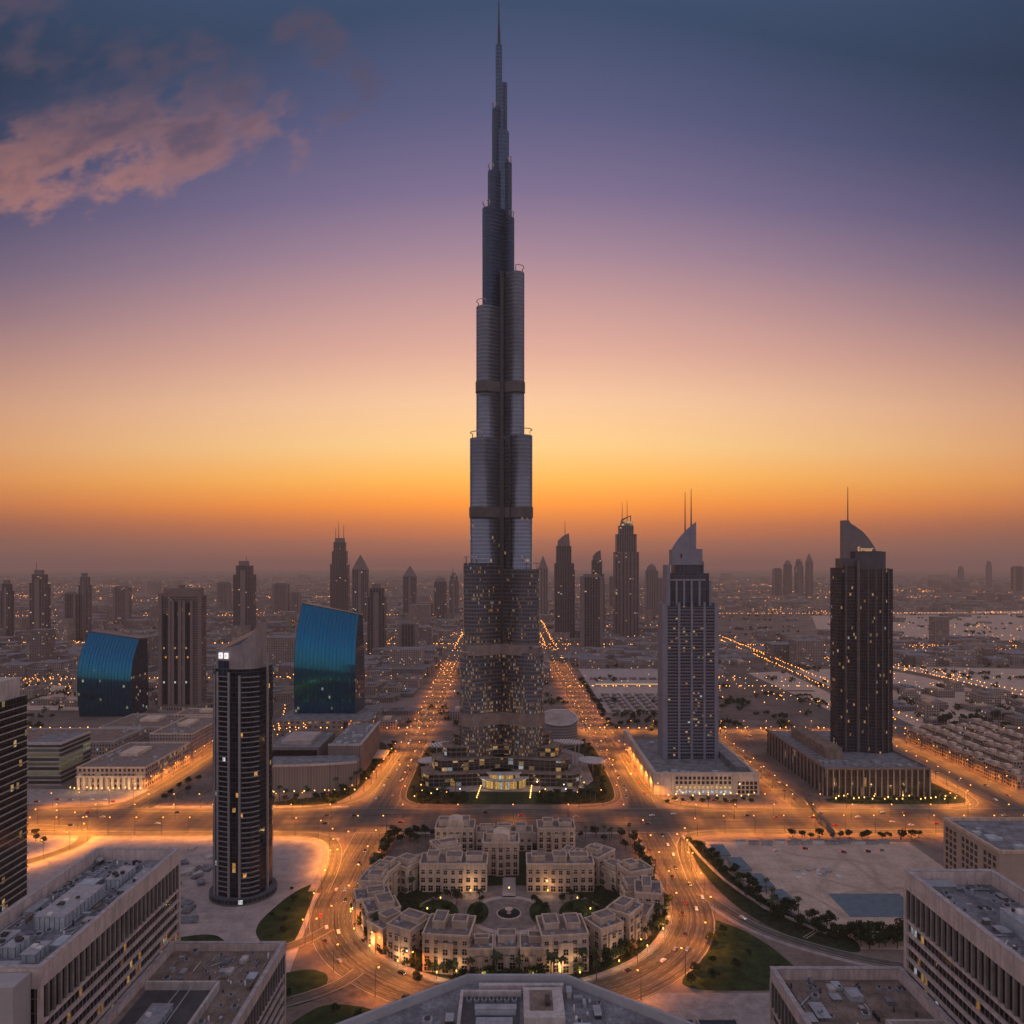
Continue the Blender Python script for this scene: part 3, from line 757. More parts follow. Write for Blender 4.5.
_c = {}
for j in lamp_jobs: _c[j[4]] = _c.get(j[4], 0) + 1
print("LAMPS", len(lamp_jobs), _c)

# ================================================================== THE TALLEST TOWER
TX, TY = -10.7, 787.0
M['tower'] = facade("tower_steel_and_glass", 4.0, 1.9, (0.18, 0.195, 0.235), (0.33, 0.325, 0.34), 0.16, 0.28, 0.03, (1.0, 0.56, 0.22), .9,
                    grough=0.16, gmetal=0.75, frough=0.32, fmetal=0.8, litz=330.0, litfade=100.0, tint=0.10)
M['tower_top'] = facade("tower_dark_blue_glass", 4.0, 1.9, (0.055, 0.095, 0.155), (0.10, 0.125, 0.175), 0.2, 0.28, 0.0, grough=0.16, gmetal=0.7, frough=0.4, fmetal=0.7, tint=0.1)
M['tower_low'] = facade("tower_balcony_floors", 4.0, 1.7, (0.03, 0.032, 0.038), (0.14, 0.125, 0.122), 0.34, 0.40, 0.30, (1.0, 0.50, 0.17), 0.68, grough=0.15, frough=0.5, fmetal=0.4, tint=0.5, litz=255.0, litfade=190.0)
M['podium'] = facade("podium_terraces", 4.2, 5.5, (0.03, 0.03, 0.032), (0.16, 0.14, 0.135), 0.10, 0.16, 0.16, (1.0, 0.58, 0.2), 1.0, frough=0.7)
M['mech_dark'] = plain("dark_louvres", (0.115, 0.112, 0.118), 0.6, metal=0.4)
M['mech_pale'] = plain("pale_louvres", (0.27, 0.24, 0.235), 0.55, metal=0.5)
M['steel'] = plain("brushed_steel", (0.5, 0.49, 0.48), 0.3, metal=0.9)
tower = thing("skyscraper", "immensely tall stepped silvery tower with a needle spire at the centre", "skyscraper", (TX, TY, 0))
def capsule(ang, L, r, n=14):
    ca_, sa = math.cos(ang), math.sin(ang)
    pts = []
    for k in range(n + 1):
        t = -PI / 2 + PI * k / n
        x = L + r * math.cos(t); y = r * math.sin(t)
        pts.append((x * ca_ - y * sa, x * sa + y * ca_))
    for x, y in ((0, r), (0, -r)): pts.append((x * ca_ - y * sa, x * sa + y * ca_))
    return pts
def zt(py): return CAM_H + (HZ - py) / 0.936
def wing(ang, tiers, cosf):
    for ext, h in tiers:
        r = min(max(ext * 0.36, 3.2), 12.5 + (ext - 33) * 0.12 if ext > 33 else 11.6)
        L = max((ext - r) / cosf, 0.5)
        mb = MB(); P = capsule(ang, L, r)
        low = min(226.0, h)
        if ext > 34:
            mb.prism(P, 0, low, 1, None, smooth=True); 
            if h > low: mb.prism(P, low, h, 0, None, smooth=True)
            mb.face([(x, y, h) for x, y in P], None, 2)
        else: mb.prism(P, 0, h, 3 if ext < 22 else 0, None, smooth=True); mb.face([(x, y, h) for x, y in P], None, 2)
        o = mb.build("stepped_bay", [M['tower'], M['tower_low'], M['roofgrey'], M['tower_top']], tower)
        for zb, hb, mt in ((409, 11, 'mech_dark'), (277, 11, 'mech_dark'), (134, 11, 'mech_pale'), (62, 13, 'mech_pale')):
            if h > zb + 20 and ext > 9:
                q = MB(); q.prism(capsule(ang, L, r + 0.7), zb - hb / 2, zb + hb / 2, 0, 0, True); q.build("mechanical_floor_band", M[mt], o)
        # curved crest rail standing above each step
        if ext > 8:
            q = MB(); nose = [(x, y, h + 6.5) for x, y in capsule(ang, L, r - .5)[2:13]]
            q.tube([(nose[0][0], nose[0][1], h), *nose, (nose[-1][0], nose[-1][1], h)], .5, 5); q.build("crest_rail", M['steel'], o)
# (reach from the axis in metres, height)
wing(R(210), [(43.8, zt(655)), (40.4, zt(563)), (33.6, zt(441)), (27.0, zt(311)), (20.7, zt(213)), (15.0, zt(175)), (10.6, zt(112))], .866)
wing(R(-30), [(44.2, zt(650)), (39.8, zt(569)), (32.2, zt(438)), (23.8, zt(277)), (13.2, zt(221)), (10.6, zt(166)), (5.6, zt(85))], .866)
wing(R(90), [(46, zt(600)), (38, zt(500)), (31, zt(380)), (23, zt(250)), (16, zt(190)), (9.5, zt(130))], 1.0)
q = MB(); hexa = [(7.4 * math.cos(R(a)), 7.4 * math.sin(R(a))) for a in range(0, 360, 30)]
q.prism(hexa, 0, zt(133), 0, 1)
hexb = [(x * .74 - 1.2, y * .74) for x, y in hexa]; q.prism(hexb, zt(133), zt(86), 0, 1)
hexc = [(x * .46 - 3.3, y * .46) for x, y in hexa]; q.prism(hexc, zt(86), zt(46), 0, 1)
q.build("core", [M['tower_top'], M['roofgrey']], tower)
q = MB(); q.cyl(-3.2, 0, 1.7, 1.25, zt(46), zt(27), 10); q.cyl(-3.4, 0, .95, .55, zt(27), zt(2), 8); q.build("spire", M['darkmetal'], tower)
M['shaft'] = plain("dark_shaft_glass", (.035, .04, .05), .25, metal=.3, var=.15)
q = MB(); q.box(-2.0, 2.0, -13.6, -8, zt(441), zt(276)); q.box(-2.4, 2.4, -16.2, -8, 24, zt(441)); q.build("vertical_shaft", M['shaft'], tower)
q = MB(); q.box(8.0, 9.0, -20.4, -17, 30, zt(437)); q.build("vertical_fin", M['shaft'], tower)
# terraces at the tower's foot, one podium building
pod = thing("terraced_podium", "terraced podium with curved floors wrapped round the foot of the tallest tower", "podium", (TX, TY, 0))
def podium_wing(side):
    # fanned terraces with straight raked ends, each lower one reaching farther out
    for k, (L, w0_, w1_, h, yb) in enumerate(((56, 17, 13, 46, 8), (66, 21, 16, 35, 4), (76, 26, 20, 24, -1), (86, 32, 22, 12.5, -8))):
        a_ = R(205 - k * 2.0) if side < 0 else R(-25 + k * 2.0)
        ca_, sa = math.cos(a_), math.sin(a_)
        loc_ = [(0, -w0_), (L * .35, -w0_ * .92), (L * .72, -w1_ * 1.02), (L - 4, -w1_ * .80), (L, -w1_ * .35), (L - 2, w1_ * .55), (L * .6, w1_), (0, w0_)]
        P = [(x * ca_ - (y * -side if side < 0 else y) * sa * (1), x * sa + y * ca_ + yb) for x, y in loc_] if side > 0 else [(-(x * math.cos(R(-25 + k * 2.0)) - y * math.sin(R(-25 + k * 2.0))), x * math.sin(R(-25 + k * 2.0)) + y * math.cos(R(-25 + k * 2.0)) + yb) for x, y in reversed(loc_)]
        q = MB(); q.prism(P, 0, h, 0, 1)
        o = q.build("terrace", [M['podium'], M['roofbrown']], pod)
        cx_ = sum(p[0] for p in P) / len(P); cy_ = sum(p[1] for p in P) / len(P)
        P2 = [(cx_ + (x - cx_) * 1.02, cy_ + (y - cy_) * 1.035) for x, y in P]
        q = MB(); q.prism(P2, h - .35, h + .35, 0, 0, True); q.build("terrace_edge", M['roofbrown'], o)
        q = MB(); q.prism([(cx_ + (x - cx_) * 1.01, cy_ + (y - cy_) * 1.018) for x, y in P], h - 4.6, h - 4.2, 0, 0, True); q.build("floor_edge", M['roofbrown'], o)
podium_wing(-1); podium_wing(1)
def leaf_canopy(x, y, z, lx, ly, rz, label):
    t = thing("canopy", label, "canopy", (x, y, 0), rz, "slatted white canopies round the tallest tower")
    q = MB(); n = 11
    for k in range(n):
        f = (k + .5) / n * 2 - 1; w = ly * math.sqrt(max(1 - f * f, .05))
        q.prism([(lx * f - lx / n * .62, -w), (lx * f + lx / n * .62, -w), (lx * f + lx / n * .62, w), (lx * f - lx / n * .62, w)], z, z + .8, 0, 0, True)
    q.build("slat_roof", M['white'], t)
    q = MB(); q.tube([(lx * math.cos(a), ly * math.sin(a), z - .3) for a in [k * PI / 14 for k in range(29)]], .5, 5); q.build("rim", M['concrete'], t)
    q = MB()
    for a in (.6, 2.2, 3.8, 5.4): q.tube([(lx * .8 * math.cos(a), ly * .8 * math.sin(a), 0), (lx * .8 * math.cos(a), ly * .8 * math.sin(a), z)], .4, 6)
    q.build("column", M['concrete'], t)
leaf_canopy(-76, 862, 12, 22, 12, R(20), "larger slatted white canopy behind the left wing of the podium, nearer the avenue")
leaf_canopy(-88, 800, 10, 14, 12, R(35), "triangular looking slatted white canopy left of the left podium wing")
leaf_canopy(62, 812, 27, 17, 9, R(-15), "slatted white canopy just above the right podium wing")
leaf_canopy(86, 800, 10, 15, 13, R(-40), "slatted white canopy at the far right end of the podium")
# slanted drum building at the right rear
t = thing("drum_building", "round banded building with a slanted pale elliptical roof right of the tallest tower", "building", (58, 905, 0))
ell = [(22 * math.cos(2 * PI * k / 36), 17 * math.sin(2 * PI * k / 36)) for k in range(36)]
q = MB(); q.prism(ell, 0, 0, 0, 1, smooth=True, topz=[28 + (y + 17) * .36 for x, y in ell])
M['drum'] = facade("banded_drum", 3.4, 60.0, (0.10, 0.095, 0.10), (0.26, 0.23, 0.22), 0.0, 0.45, 0.0, frough=.6, grough=.3)
q.build("wall", [M['drum'], M['pavelight']], t)
q = MB(); q.tube([(x * 1.01, y * 1.01, 28.3 + (y + 17) * .36) for x, y in ell + ell[:1]], .8, 5); q.build("roof_rim", M['white'], t)
# lit entrance pavilion
t = thing("entrance_pavilion", "golden lit curved entrance pavilion in front of the tallest tower", "pavilion", (-8, 738, 0))
q = MB(); arcp = [(22 * math.cos(R(a)), 13 * math.sin(R(a))) for a in range(180, 361, 10)]
M['goldhall'] = facade("lit_hall_glazing", 9.0, 2.4, (0.1, 0.07, 0.03), (0.30, 0.22, 0.13), .16, .12, .95, (1.0, .60, .16), 1.5, clump=False)
q.prism(arcp, 0, 9, 0, None); q.build("glazed_wall", M['goldhall'], t)
q = MB(); q.prism([(x * 1.12, y * 1.16) for x, y in arcp], 9, 10.2, 0, 0, True); q.build("roof", M['concrete'], t)
q = MB(); q.prism([(x * .7, y * .7) for x, y in arcp], 10.2, 14, 1, None); q.prism([(x * .8, y * .8) for x, y in arcp], 14, 15, 0, 0, True); q.build("upper_lantern", [M['concrete'], M['goldhall']], t)
def plaza_light(x, y, mat, label, group, h=4.0, sz=.55, P=0):
    t = thing("garden_lamp", label, "garden lamp", (x, y, 0), 0, group)
    q = MB(); q.cyl(0, 0, .12, .1, 0, h, 6); q.build("post", M['darkmetal'], t)
    q = MB(); q.loft([[(sz * s * math.cos(a), sz * s * math.sin(a), h + d) for a in [k * PI / 3 for k in range(6)]] for s, d in ((.5, 0), (1, .4), (.9, .9), (.3, 1.2))], 0, 0, True); q.build("globe", M[mat], t)
    if P:
        nm_ = "garden_light_%d" % P
        L = bpy.data.lights.get(nm_) or bpy.data.lights.new(nm_, 'POINT')
        L.color = (1.0, .62, .28); L.energy = P; L.shadow_soft_size = .4
        lo = bpy.data.objects.new("garden_light", L); COL.objects.link(lo); lo.parent = t; lo.location = (0, 0, h + 2.4)
for i in range(7):
    plaza_light(-33 + i * .4 - .0, 690 + i * 6, 'warm_on', "warm garden lamp in the left row leading to the golden entrance", "garden lamps left of the golden entrance", P=840 if i % 3 == 0 else 0)
    plaza_light(17 + i * .4, 690 + i * 6, 'warm_on', "warm garden lamp in the right row leading to the golden entrance", "garden lamps right of the golden entrance", P=840 if i % 3 == 0 else 0)
for i in range(16):
    s = -1 if i % 2 else 1
    plaza_light(-8 + s * rng.uniform(30, 86), rng.uniform(692, 760), 'warm_on' if i % 3 else 'white_on', "warm garden lamp among the %s trees of the tallest tower's garden" % ("left" if s < 0 else "right"), "garden lamps in the %s of the tallest tower's garden" % ("left" if s < 0 else "right"), P=840 if i % 4 == 0 else 0)
for i in range(22):
    plaza_light(302 + i * 5.6, 691 + rng.uniform(-6, 5), 'warm_on', "warm garden lamp among small trees before the dark hotel's colonnade", "garden lamps before the dark hotel", P=1700 if i % 3 == 0 else 0)
for i in range(12):
    plaza_light(148 + i * 7.6, 700 + rng.uniform(-5, 5), 'warm_on', "warm garden lamp on the forecourt of the pale podium", "garden lamps before the pale podium", P=1500 if i % 3 == 1 else 0)
for i in range(14):
    plaza_light(-432 + i * 5.4, 719 + rng.uniform(-3, 3), 'warm_on', "warm garden lamp along the long tan mall's front", "garden lamps along the long tan mall", P=1500 if i % 3 == 1 else 0)
for i in range(10):
    plaza_light(-238 + i * 9.5, 706 + i * 1.0 + rng.uniform(-1, 1), 'warm_on', "warm garden lamp in the row below the curved mall's wall", "garden lamps below the curved mall", P=1050 if i % 3 == 1 else 0)

# ================================================================== TOWER TOOLS
M['brown'] = plain("brown_stone", (.21, .172, .165), .8, var=.12)
def rect(x0, x1, y0, y1): return [(x0, y0), (x1, y0), (x1, y1), (x0, y1)]
def part(mb, name, mats, parent): return mb.build(name, mats, parent)
def mast(parent, x, y, z0, z1, r=.8, name="mast"):
    q = MB(); q.cyl(x, y, r, r * .35, z0, z1, 6); q.build(name, M['darkmetal'], parent)

# ---- pale tower with a sail crown and two masts, on a pale podium
M['palewin'] = facade("pale_tower_windows", 3.45, 2.6, (0.025, 0.034, 0.055), (0.12, 0.13, 0.165), 0.10, 0.30, 0.07, (1.0, .56, .2), 1.1, frough=.5, tint=.7)
M['palestone'] = plain("blue_grey_stone", (0.22, 0.235, 0.30), 0.6, var=.12)
M['darkglassblue'] = facade("tall_blue_glass", 14.0, 2.3, (0.03, 0.045, 0.075), (0.1, .11, .14), .08, .03, .0, grough=.1, tint=.4)
t = thing("hotel_tower", "pale blue grey ribbed tower with a curved sail crown and two masts", "tower", (191, 785, 0))
q = MB(); q.box(-30, 27, 0, 24, 0, 178, 0, 1); part(q, "shaft", [M['palewin'], M['roofgrey']], t)
q = MB()
for z in [22 + 3.45 * k for k in range(45)]:
    for x0, x1 in ((-25.6, -14.4), (-12, -.9), (1.5, 12.6), (15, 24.6)): q.box(x0, x1, -1.1, 0, z, z + .7, 0, 0, True)
o = part(q, "balconies", M['palestone'], t); o["kind"] = "stuff"
q = MB()
for x in (-26.8, -13.2, .3, 13.8, 25.6): q.box(x - 1.15, x + 1.15, -1.6, 1, 0, 182)
q.box(-30.8, -28, -1.4, 25, 0, 181); q.box(26.6, 28.6, -1.2, 24.5, 0, 181)
o = part(q, "pilasters", M['palestone'], t)
q = MB(); q.box(-23, 20, 4, 22, 178, 213, 0, 1); o = part(q, "upper_shaft", [M['darkglassblue'], M['roofgrey']], t)
q = MB()
for x in (-24, -15, -7, 1, 9.5, 21): q.box(x - 1.1, x + 1.1, 2.6, 23, 178, 206 if x < 20 else 205)
q.box(-25.5, -22, 2.2, 23.5, 178, 222); q.box(-22, 16, 2.8, 22, 205, 207); part(q, "upper_pilasters", M['palestone'], t)
q = MB(); q.box(-17, 14, 5, 21, 213, 223, 0, 1); part(q, "crown_storey", [M['darkglassblue'], M['roofgrey']], t)
q = MB(); q.box(-19.5, 12.8, 3.5, 6.5, 222, 239); q.box(-19.4, -16, 6.5, 20, 222, 238.6); q.box(10, 12.7, 6.5, 20, 222, 238.6); q.box(12.9, 15, 6, 21, 213, 226); part(q, "crown_wall", M['palestone'], t)
sail = [(-19.3, 239), (6.2, 239), (6.2, 268), (2, 264.5), (-3, 260), (-8, 255), (-13, 249), (-16.5, 244)]
q = MB(); q.plate(sail, 4.2, 8.5); q.box(.2, 1.4, 3.9, 4.2, 239, 262); part(q, "crown_sail", [M['palestone']], t)
q = MB(); q.plate([(-10.6, 229), (-8.8, 230.5), (-8.9, 233), (-9.8, 235), (-10.9, 232.5)], 3.2, 3.5); part(q, "drop_emblem", plain("dark_red_enamel", (.12, .02, .02), .5), t)
mast(t, -5, 7, 256, 300, .75); mast(t, 1.5, 7, 262, 304, .8)
t = thing("hotel_podium", "pale podium block with square windows under the pale ribbed tower", "podium", (0, 0, 0))
M['sqwin'] = facade("square_windows", 5.0, 4.2, (0.035, 0.03, 0.03), (0.40, 0.33, 0.32), .42, .42, .34, (1.0, .55, .18), 1.3, frough=.8, clump=True)
q = MB(); q.box(137, 239, 712, 716, 0, 20, 0, None); q.box(137, 141, 716, 900, 0, 20); q.box(235, 239, 716, 872, 0, 20)
part(q, "wall", M['cream'], t)
q = MB(); q.box(141, 235, 716, 872, 14, 15.5, 0); part(q, "roof", [M['roofgrey']], t)
q = MB()
for r0 in range(4):
    for c0 in range(13):
        x = 158 + c0 * 4.25; z = 1.6 + r0 * 4.4
        q.box(x, x + 2.5, 711.75, 712, z, z + 2.9, 0, 0, True)
o = part(q, "windows", [facade("podium_window_glass", 4.4, 4.25, (0.03, .03, .035), (.1, .08, .07), .0, .0, .45, (1.0, .55, .17), 1.6)], t); o["kind"] = "stuff"
q = MB()
for r0 in range(3):
    for c0 in range(5):
        x = 218 + c0 * 4.0; z = 1.4 + r0 * 4.2
        q.box(x, x + 2.7, 711.7, 712, z, z + 3.1, 0, 0, True)
o = part(q, "side_windows", M['dglass'], t)
q = MB(); q.box(154, 156, 711.4, 712, 0, 21); q.box(213.5, 215.5, 711.4, 712, 0, 21); q.box(136.6, 239.4, 711.6, 716.2, 20, 21); part(q, "cornice", M['cream'], t)
q = MB(); q.prism([(222, 730), (234, 728), (234, 868), (222, 868)], 15.5, 22, 0, 0); part(q, "rooftop_hall", [M['roofgrey']], t)
q = MB()
for k in range(26): 
    x = rng.uniform(143, 212); y = rng.choice([rng.uniform(718, 732), rng.uniform(825, 868)]); s = rng.uniform(1, 3)
    q.box(x - s, x + s, y - s, y + s, 15.5, 15.5 + rng.uniform(1, 3))
o = part(q, "rooftop_units", M['duct'], t); o["kind"] = "stuff"

# ---- dark hotel with colonnaded podium
M['darkhotel'] = facade("dark_hotel_glass", 3.5, 1.9, (0.022, 0.028, 0.038), (0.055, 0.055, 0.065), .16, .22, .034, (1.0, .58, .24), .95, grough=.12, frough=.5, clump=False)
t = thing("hotel_tower", "dark glass tower with a curved crown, single mast and lit sign", "tower", (366, 772, 0))
def curve_front(x0, x1, y0, bulge, yb, n=10):
    return [(x0 + (x1 - x0) * k / n, y0 - bulge * math.sin(PI * k / n)) for k in range(n + 1)] + [(x1, yb), (x0, yb)]
q = MB(); q.box(-24, -16, 4, 20, 0, 219, 0, 1); part(q, "side_wing", [M['darkhotel'], M['roofgrey']], t)
q = MB(); q.box(-16, -5, 1, 20, 0, 221, 0, 1); part(q, "left_bay", [M['darkhotel'], M['roofgrey']], t)
q = MB(); q.prism(curve_front(-2, 33, 0, 6, 30), 0, 218, 0, 1); part(q, "curved_bay", [M['darkhotel'], M['roofgrey']], t)
q = MB(); q.box(-5, -2, -1.5, 22, 0, 226); q.box(-16.8, -15.4, -.2, 20, 0, 221.5)
for x, y in ((5, -4.0), (12, -6.2), (19, -6.3), (26, -4.4)): q.box(x - .5, x + .5, y - .6, y + 1.5, 0, 218.5)
part(q, "vertical_fins", plain("bronze_fin", (.13, .12, .125), .5, metal=.4), t)
M['darkpanel'] = plain("slate_panel", (.075, .085, .11), .4, metal=.3, var=.15)
M['slatepale'] = plain("pale_slate_panel", (.17, .16, .18), .5, metal=.2, var=.12)
q = MB(); q.box(-18.5, -5, 2.5, 20, 219, 229); q.prism(curve_front(-5, 27, 3, 5, 26), 218, 236, 0, 0); part(q, "crown_block", M['darkpanel'], t)
q = MB(); q.box(-17.5, -10.5, 5, 11, 229, 269, 0); q.box(-10.5, -9, 6, 20, 229, 268); part(q, "crown_pier", M['slatepale'], t)
sailc = [(-9, 236), (20, 236), (16.5, 243), (11, 251), (5, 257.5), (-2, 262.5), (-9, 267)]
q = MB(); q.plate(sailc, 8, 12); part(q, "crown_sail", M['slatepale'], t)
mast(t, -10.6, 8, 262, 305, .8)
tx = bpy.data.curves.new("lit_sign", 'FONT'); tx.body = "Emaar"; tx.size = 6.6; tx.extrude = .25
txc = bpy.data.objects.new("lit_sign", tx); COL.objects.link(txc); bpy.context.view_layer.update()
txm = bpy.data.meshes.new_from_object(txc.evaluated_get(bpy.context.evaluated_depsgraph_get())); bpy.data.objects.remove(txc)
txm.materials.clear(); txm.materials.append(M['warmsign_on'])
txo = bpy.data.objects.new("lit_sign", txm); COL.objects.link(txo); txo.parent = t; txo.location = (-5.5, -2.9, 236.4); txo.rotation_euler = (R(90), 0, 0)
q = MB(); q.box(-6, 20, -2.4, -1.4, 236, 236.4); part(q, "sign_rail", M['darkmetal'], t)
t = thing("hotel_podium", "dark podium with a tall rhythm of pale columns under the dark tower", "podium", (0, 0, 0))
q = MB(); q.box(301, 401, 707, 870, 0, 26, 0, 1); part(q, "wall", [facade("podium_louvres", 9, 3, (.05, .042, .04), (.09, .07, .065), .2, .08, .03, (1, .5, .2), .8), M['roofgrey']], t)
q = MB(); q.box(300, 402, 706, 708.5, 26, 28); q.box(300, 302.5, 708.5, 871, 26, 28); q.box(399.5, 402, 708.5, 871, 26, 28); part(q, "parapet", M['brown'], t)
colmat = plain("brown_grey_column", (.34, .285, .26), .75, var=.15, streak=.3)
q0 = MB(); q0.box(-.55, .55, -.6, .6, 0, 26)
c0 = None
for k in range(18):
    if c0 is None: c0 = q0.build("column", colmat, t); o = c0
    else: o = c0.copy(); COL.objects.link(o); o.parent = t
    o.location = (302 + k * 5.8, 706.2, 0)
for k in range(17):
    o = c0.copy(); COL.objects.link(o); o.parent = t; o.location = (300.2, 712 + k * 9.2, 0)
q = MB(); q.box(318, 334, 745, 840, 26, 37); part(q, "rooftop_hall", M['roofbrown'], t)
q = MB()
for k in range(22):
    x = rng.uniform(305, 397); y = rng.uniform(712, 735); s = rng.uniform(.8, 2.5); q.box(x - s, x + s, y - s, y + s, 26, 26 + rng.uniform(.8, 2.5))
o = part(q, "rooftop_units", M['metal'], t); o["kind"] = "stuff"

# ---- slender near tower with balconies
t = thing("apartment_tower", "slender dark glass tower with white balconies and a slanting plastered crown", "tower", (-182.5, 498, 0))
PL = [(-18, -4), (-14.5, -8.5), (-7, -12), (3.6, -13.4), (10, -11.8), (14.2, -8), (16.6, -2), (17.4, 9), (14, 22), (-12, 22), (-18, 9)]
M['aptglass'] = facade("apartment_glass", 3.3, 2.4, (.016, .022, .03), (.05, .055, .065), .08, .12, .014, (1, .5, .14), 2.0, grough=.08, tint=.6, clump=False)
q = MB(); q.prism(PL, 4, 154, 0, 1); part(q, "shaft", [M['aptglass'], M['roofgrey']], t)
M['whiteconc'] = plain("white_balcony_concrete", (.29, .28, .29), .7, var=.14)
def seg_slab(mb, a, b, out, z, h):
    d = (b[0] - a[0], b[1] - a[1]); L = math.hypot(*d); nx, ny = d[1] / L, -d[0] / L
    mb.prism([(a[0] + nx * out, a[1] + ny * out), (b[0] + nx * out, b[1] + ny * out), (b[0] - nx * .3, b[1] - ny * .3), (a[0] - nx * .3, a[1] - ny * .3)], z, z + h, 0, 0, True)
nfl = 44; bal = None; bal2 = None
def lerp(a, b, f): return (a[0] + (b[0] - a[0]) * f, a[1] + (b[1] - a[1]) * f)
for k in range(nfl):
    z = 7 + 3.3 * k
    if bal is None:
        q = MB(); seg_slab(q, lerp(PL[1], PL[2], .35), lerp(PL[2], PL[3], .28), 1.1, 0, .5); bal = q.build("balcony", M['whiteconc'], t); b1 = bal
        q = MB(); seg_slab(q, lerp(PL[3], PL[4], .15), PL[4], 1.2, 0, .5); seg_slab(q, PL[4], PL[5], 1.2, 0, .5); bal2 = q.build("balcony", M['whiteconc'], t); b2 = bal2
    else:
        b1 = bal.copy(); COL.objects.link(b1); b1.parent = t; b2 = bal2.copy(); COL.objects.link(b2); b2.parent = t
    b1.location = (0, 0, z); b2.location = (0, 0, z - .4)
finp = None
for (x, y), z1 in ((lerp(PL[0], PL[1], .9), 150), (lerp(PL[1], PL[2], .3), 152), (lerp(PL[2], PL[3], .3), 152), (PL[3], 150), ((16.9, 1), 163), ((-18, 1), 150)):
    q = MB(); q.box(x - .65, x + .65, y - 1.5, y + .8, 3, z1); q.build("vertical_fin", M['whiteconc'], t)
crown = [PL[1], PL[2], PL[3], PL[4], (12.6, -9.4), (13.2, -6), (13, 6), (12, 16), (-10, 18), (-14.5, 8)]
tops = [167, 167.5, 170.5, 176, 181, 183, 184, 182, 171, 168]
q = MB(); q.prism([(x * .965, y * .965) for x, y in crown], 154, 0, 0, 1, topz=tops); part(q, "crown_wall", [plain("grey_plaster", (.31, .28, .285), .8, var=.16, streak=.25), M['darkpanel']], t)
q = MB(); seg_slab(q, lerp(PL[1], PL[2], .35), lerp(PL[2], PL[3], .25), .5, 148.5, 11); part(q, "crown_window", M['darkglassblue'], t)
for f0, f1 in ((.0, .34), (.62, .96)):
    a, b = lerp(PL[1], PL[2], .45), lerp(PL[2], PL[3], .25)
    q = MB(); seg_slab(q, lerp(a, b, f0), lerp(a, b, f1), .9, 160.9, 3.8); o = q.build("lit_sign_panel", M['sign_on'], t)
    c1, c2 = lerp(a, b, f0 * .55 + f1 * .45), lerp(a, b, f0 * .35 + f1 * .65)
    q = MB(); seg_slab(q, c1, c2, 1.05, 162.2, 1.3); q.build("sign_mark", plain("pink_sign_mark", (.45, .2, .3), .6), o)
q = MB(); ellp = [(22 * math.cos(2 * PI * k / 40), 3 + 21 * math.sin(2 * PI * k / 40)) for k in range(40)]; q.prism(ellp, 0, 4, 0, 1)
part(q, "base_ring", [facade("dark_base_glass", 4, 3, (.03, .035, .04), (.14, .14, .15), .1, .3, .12), plain("slate_terrace", (.12, .125, .14), .8)], t)

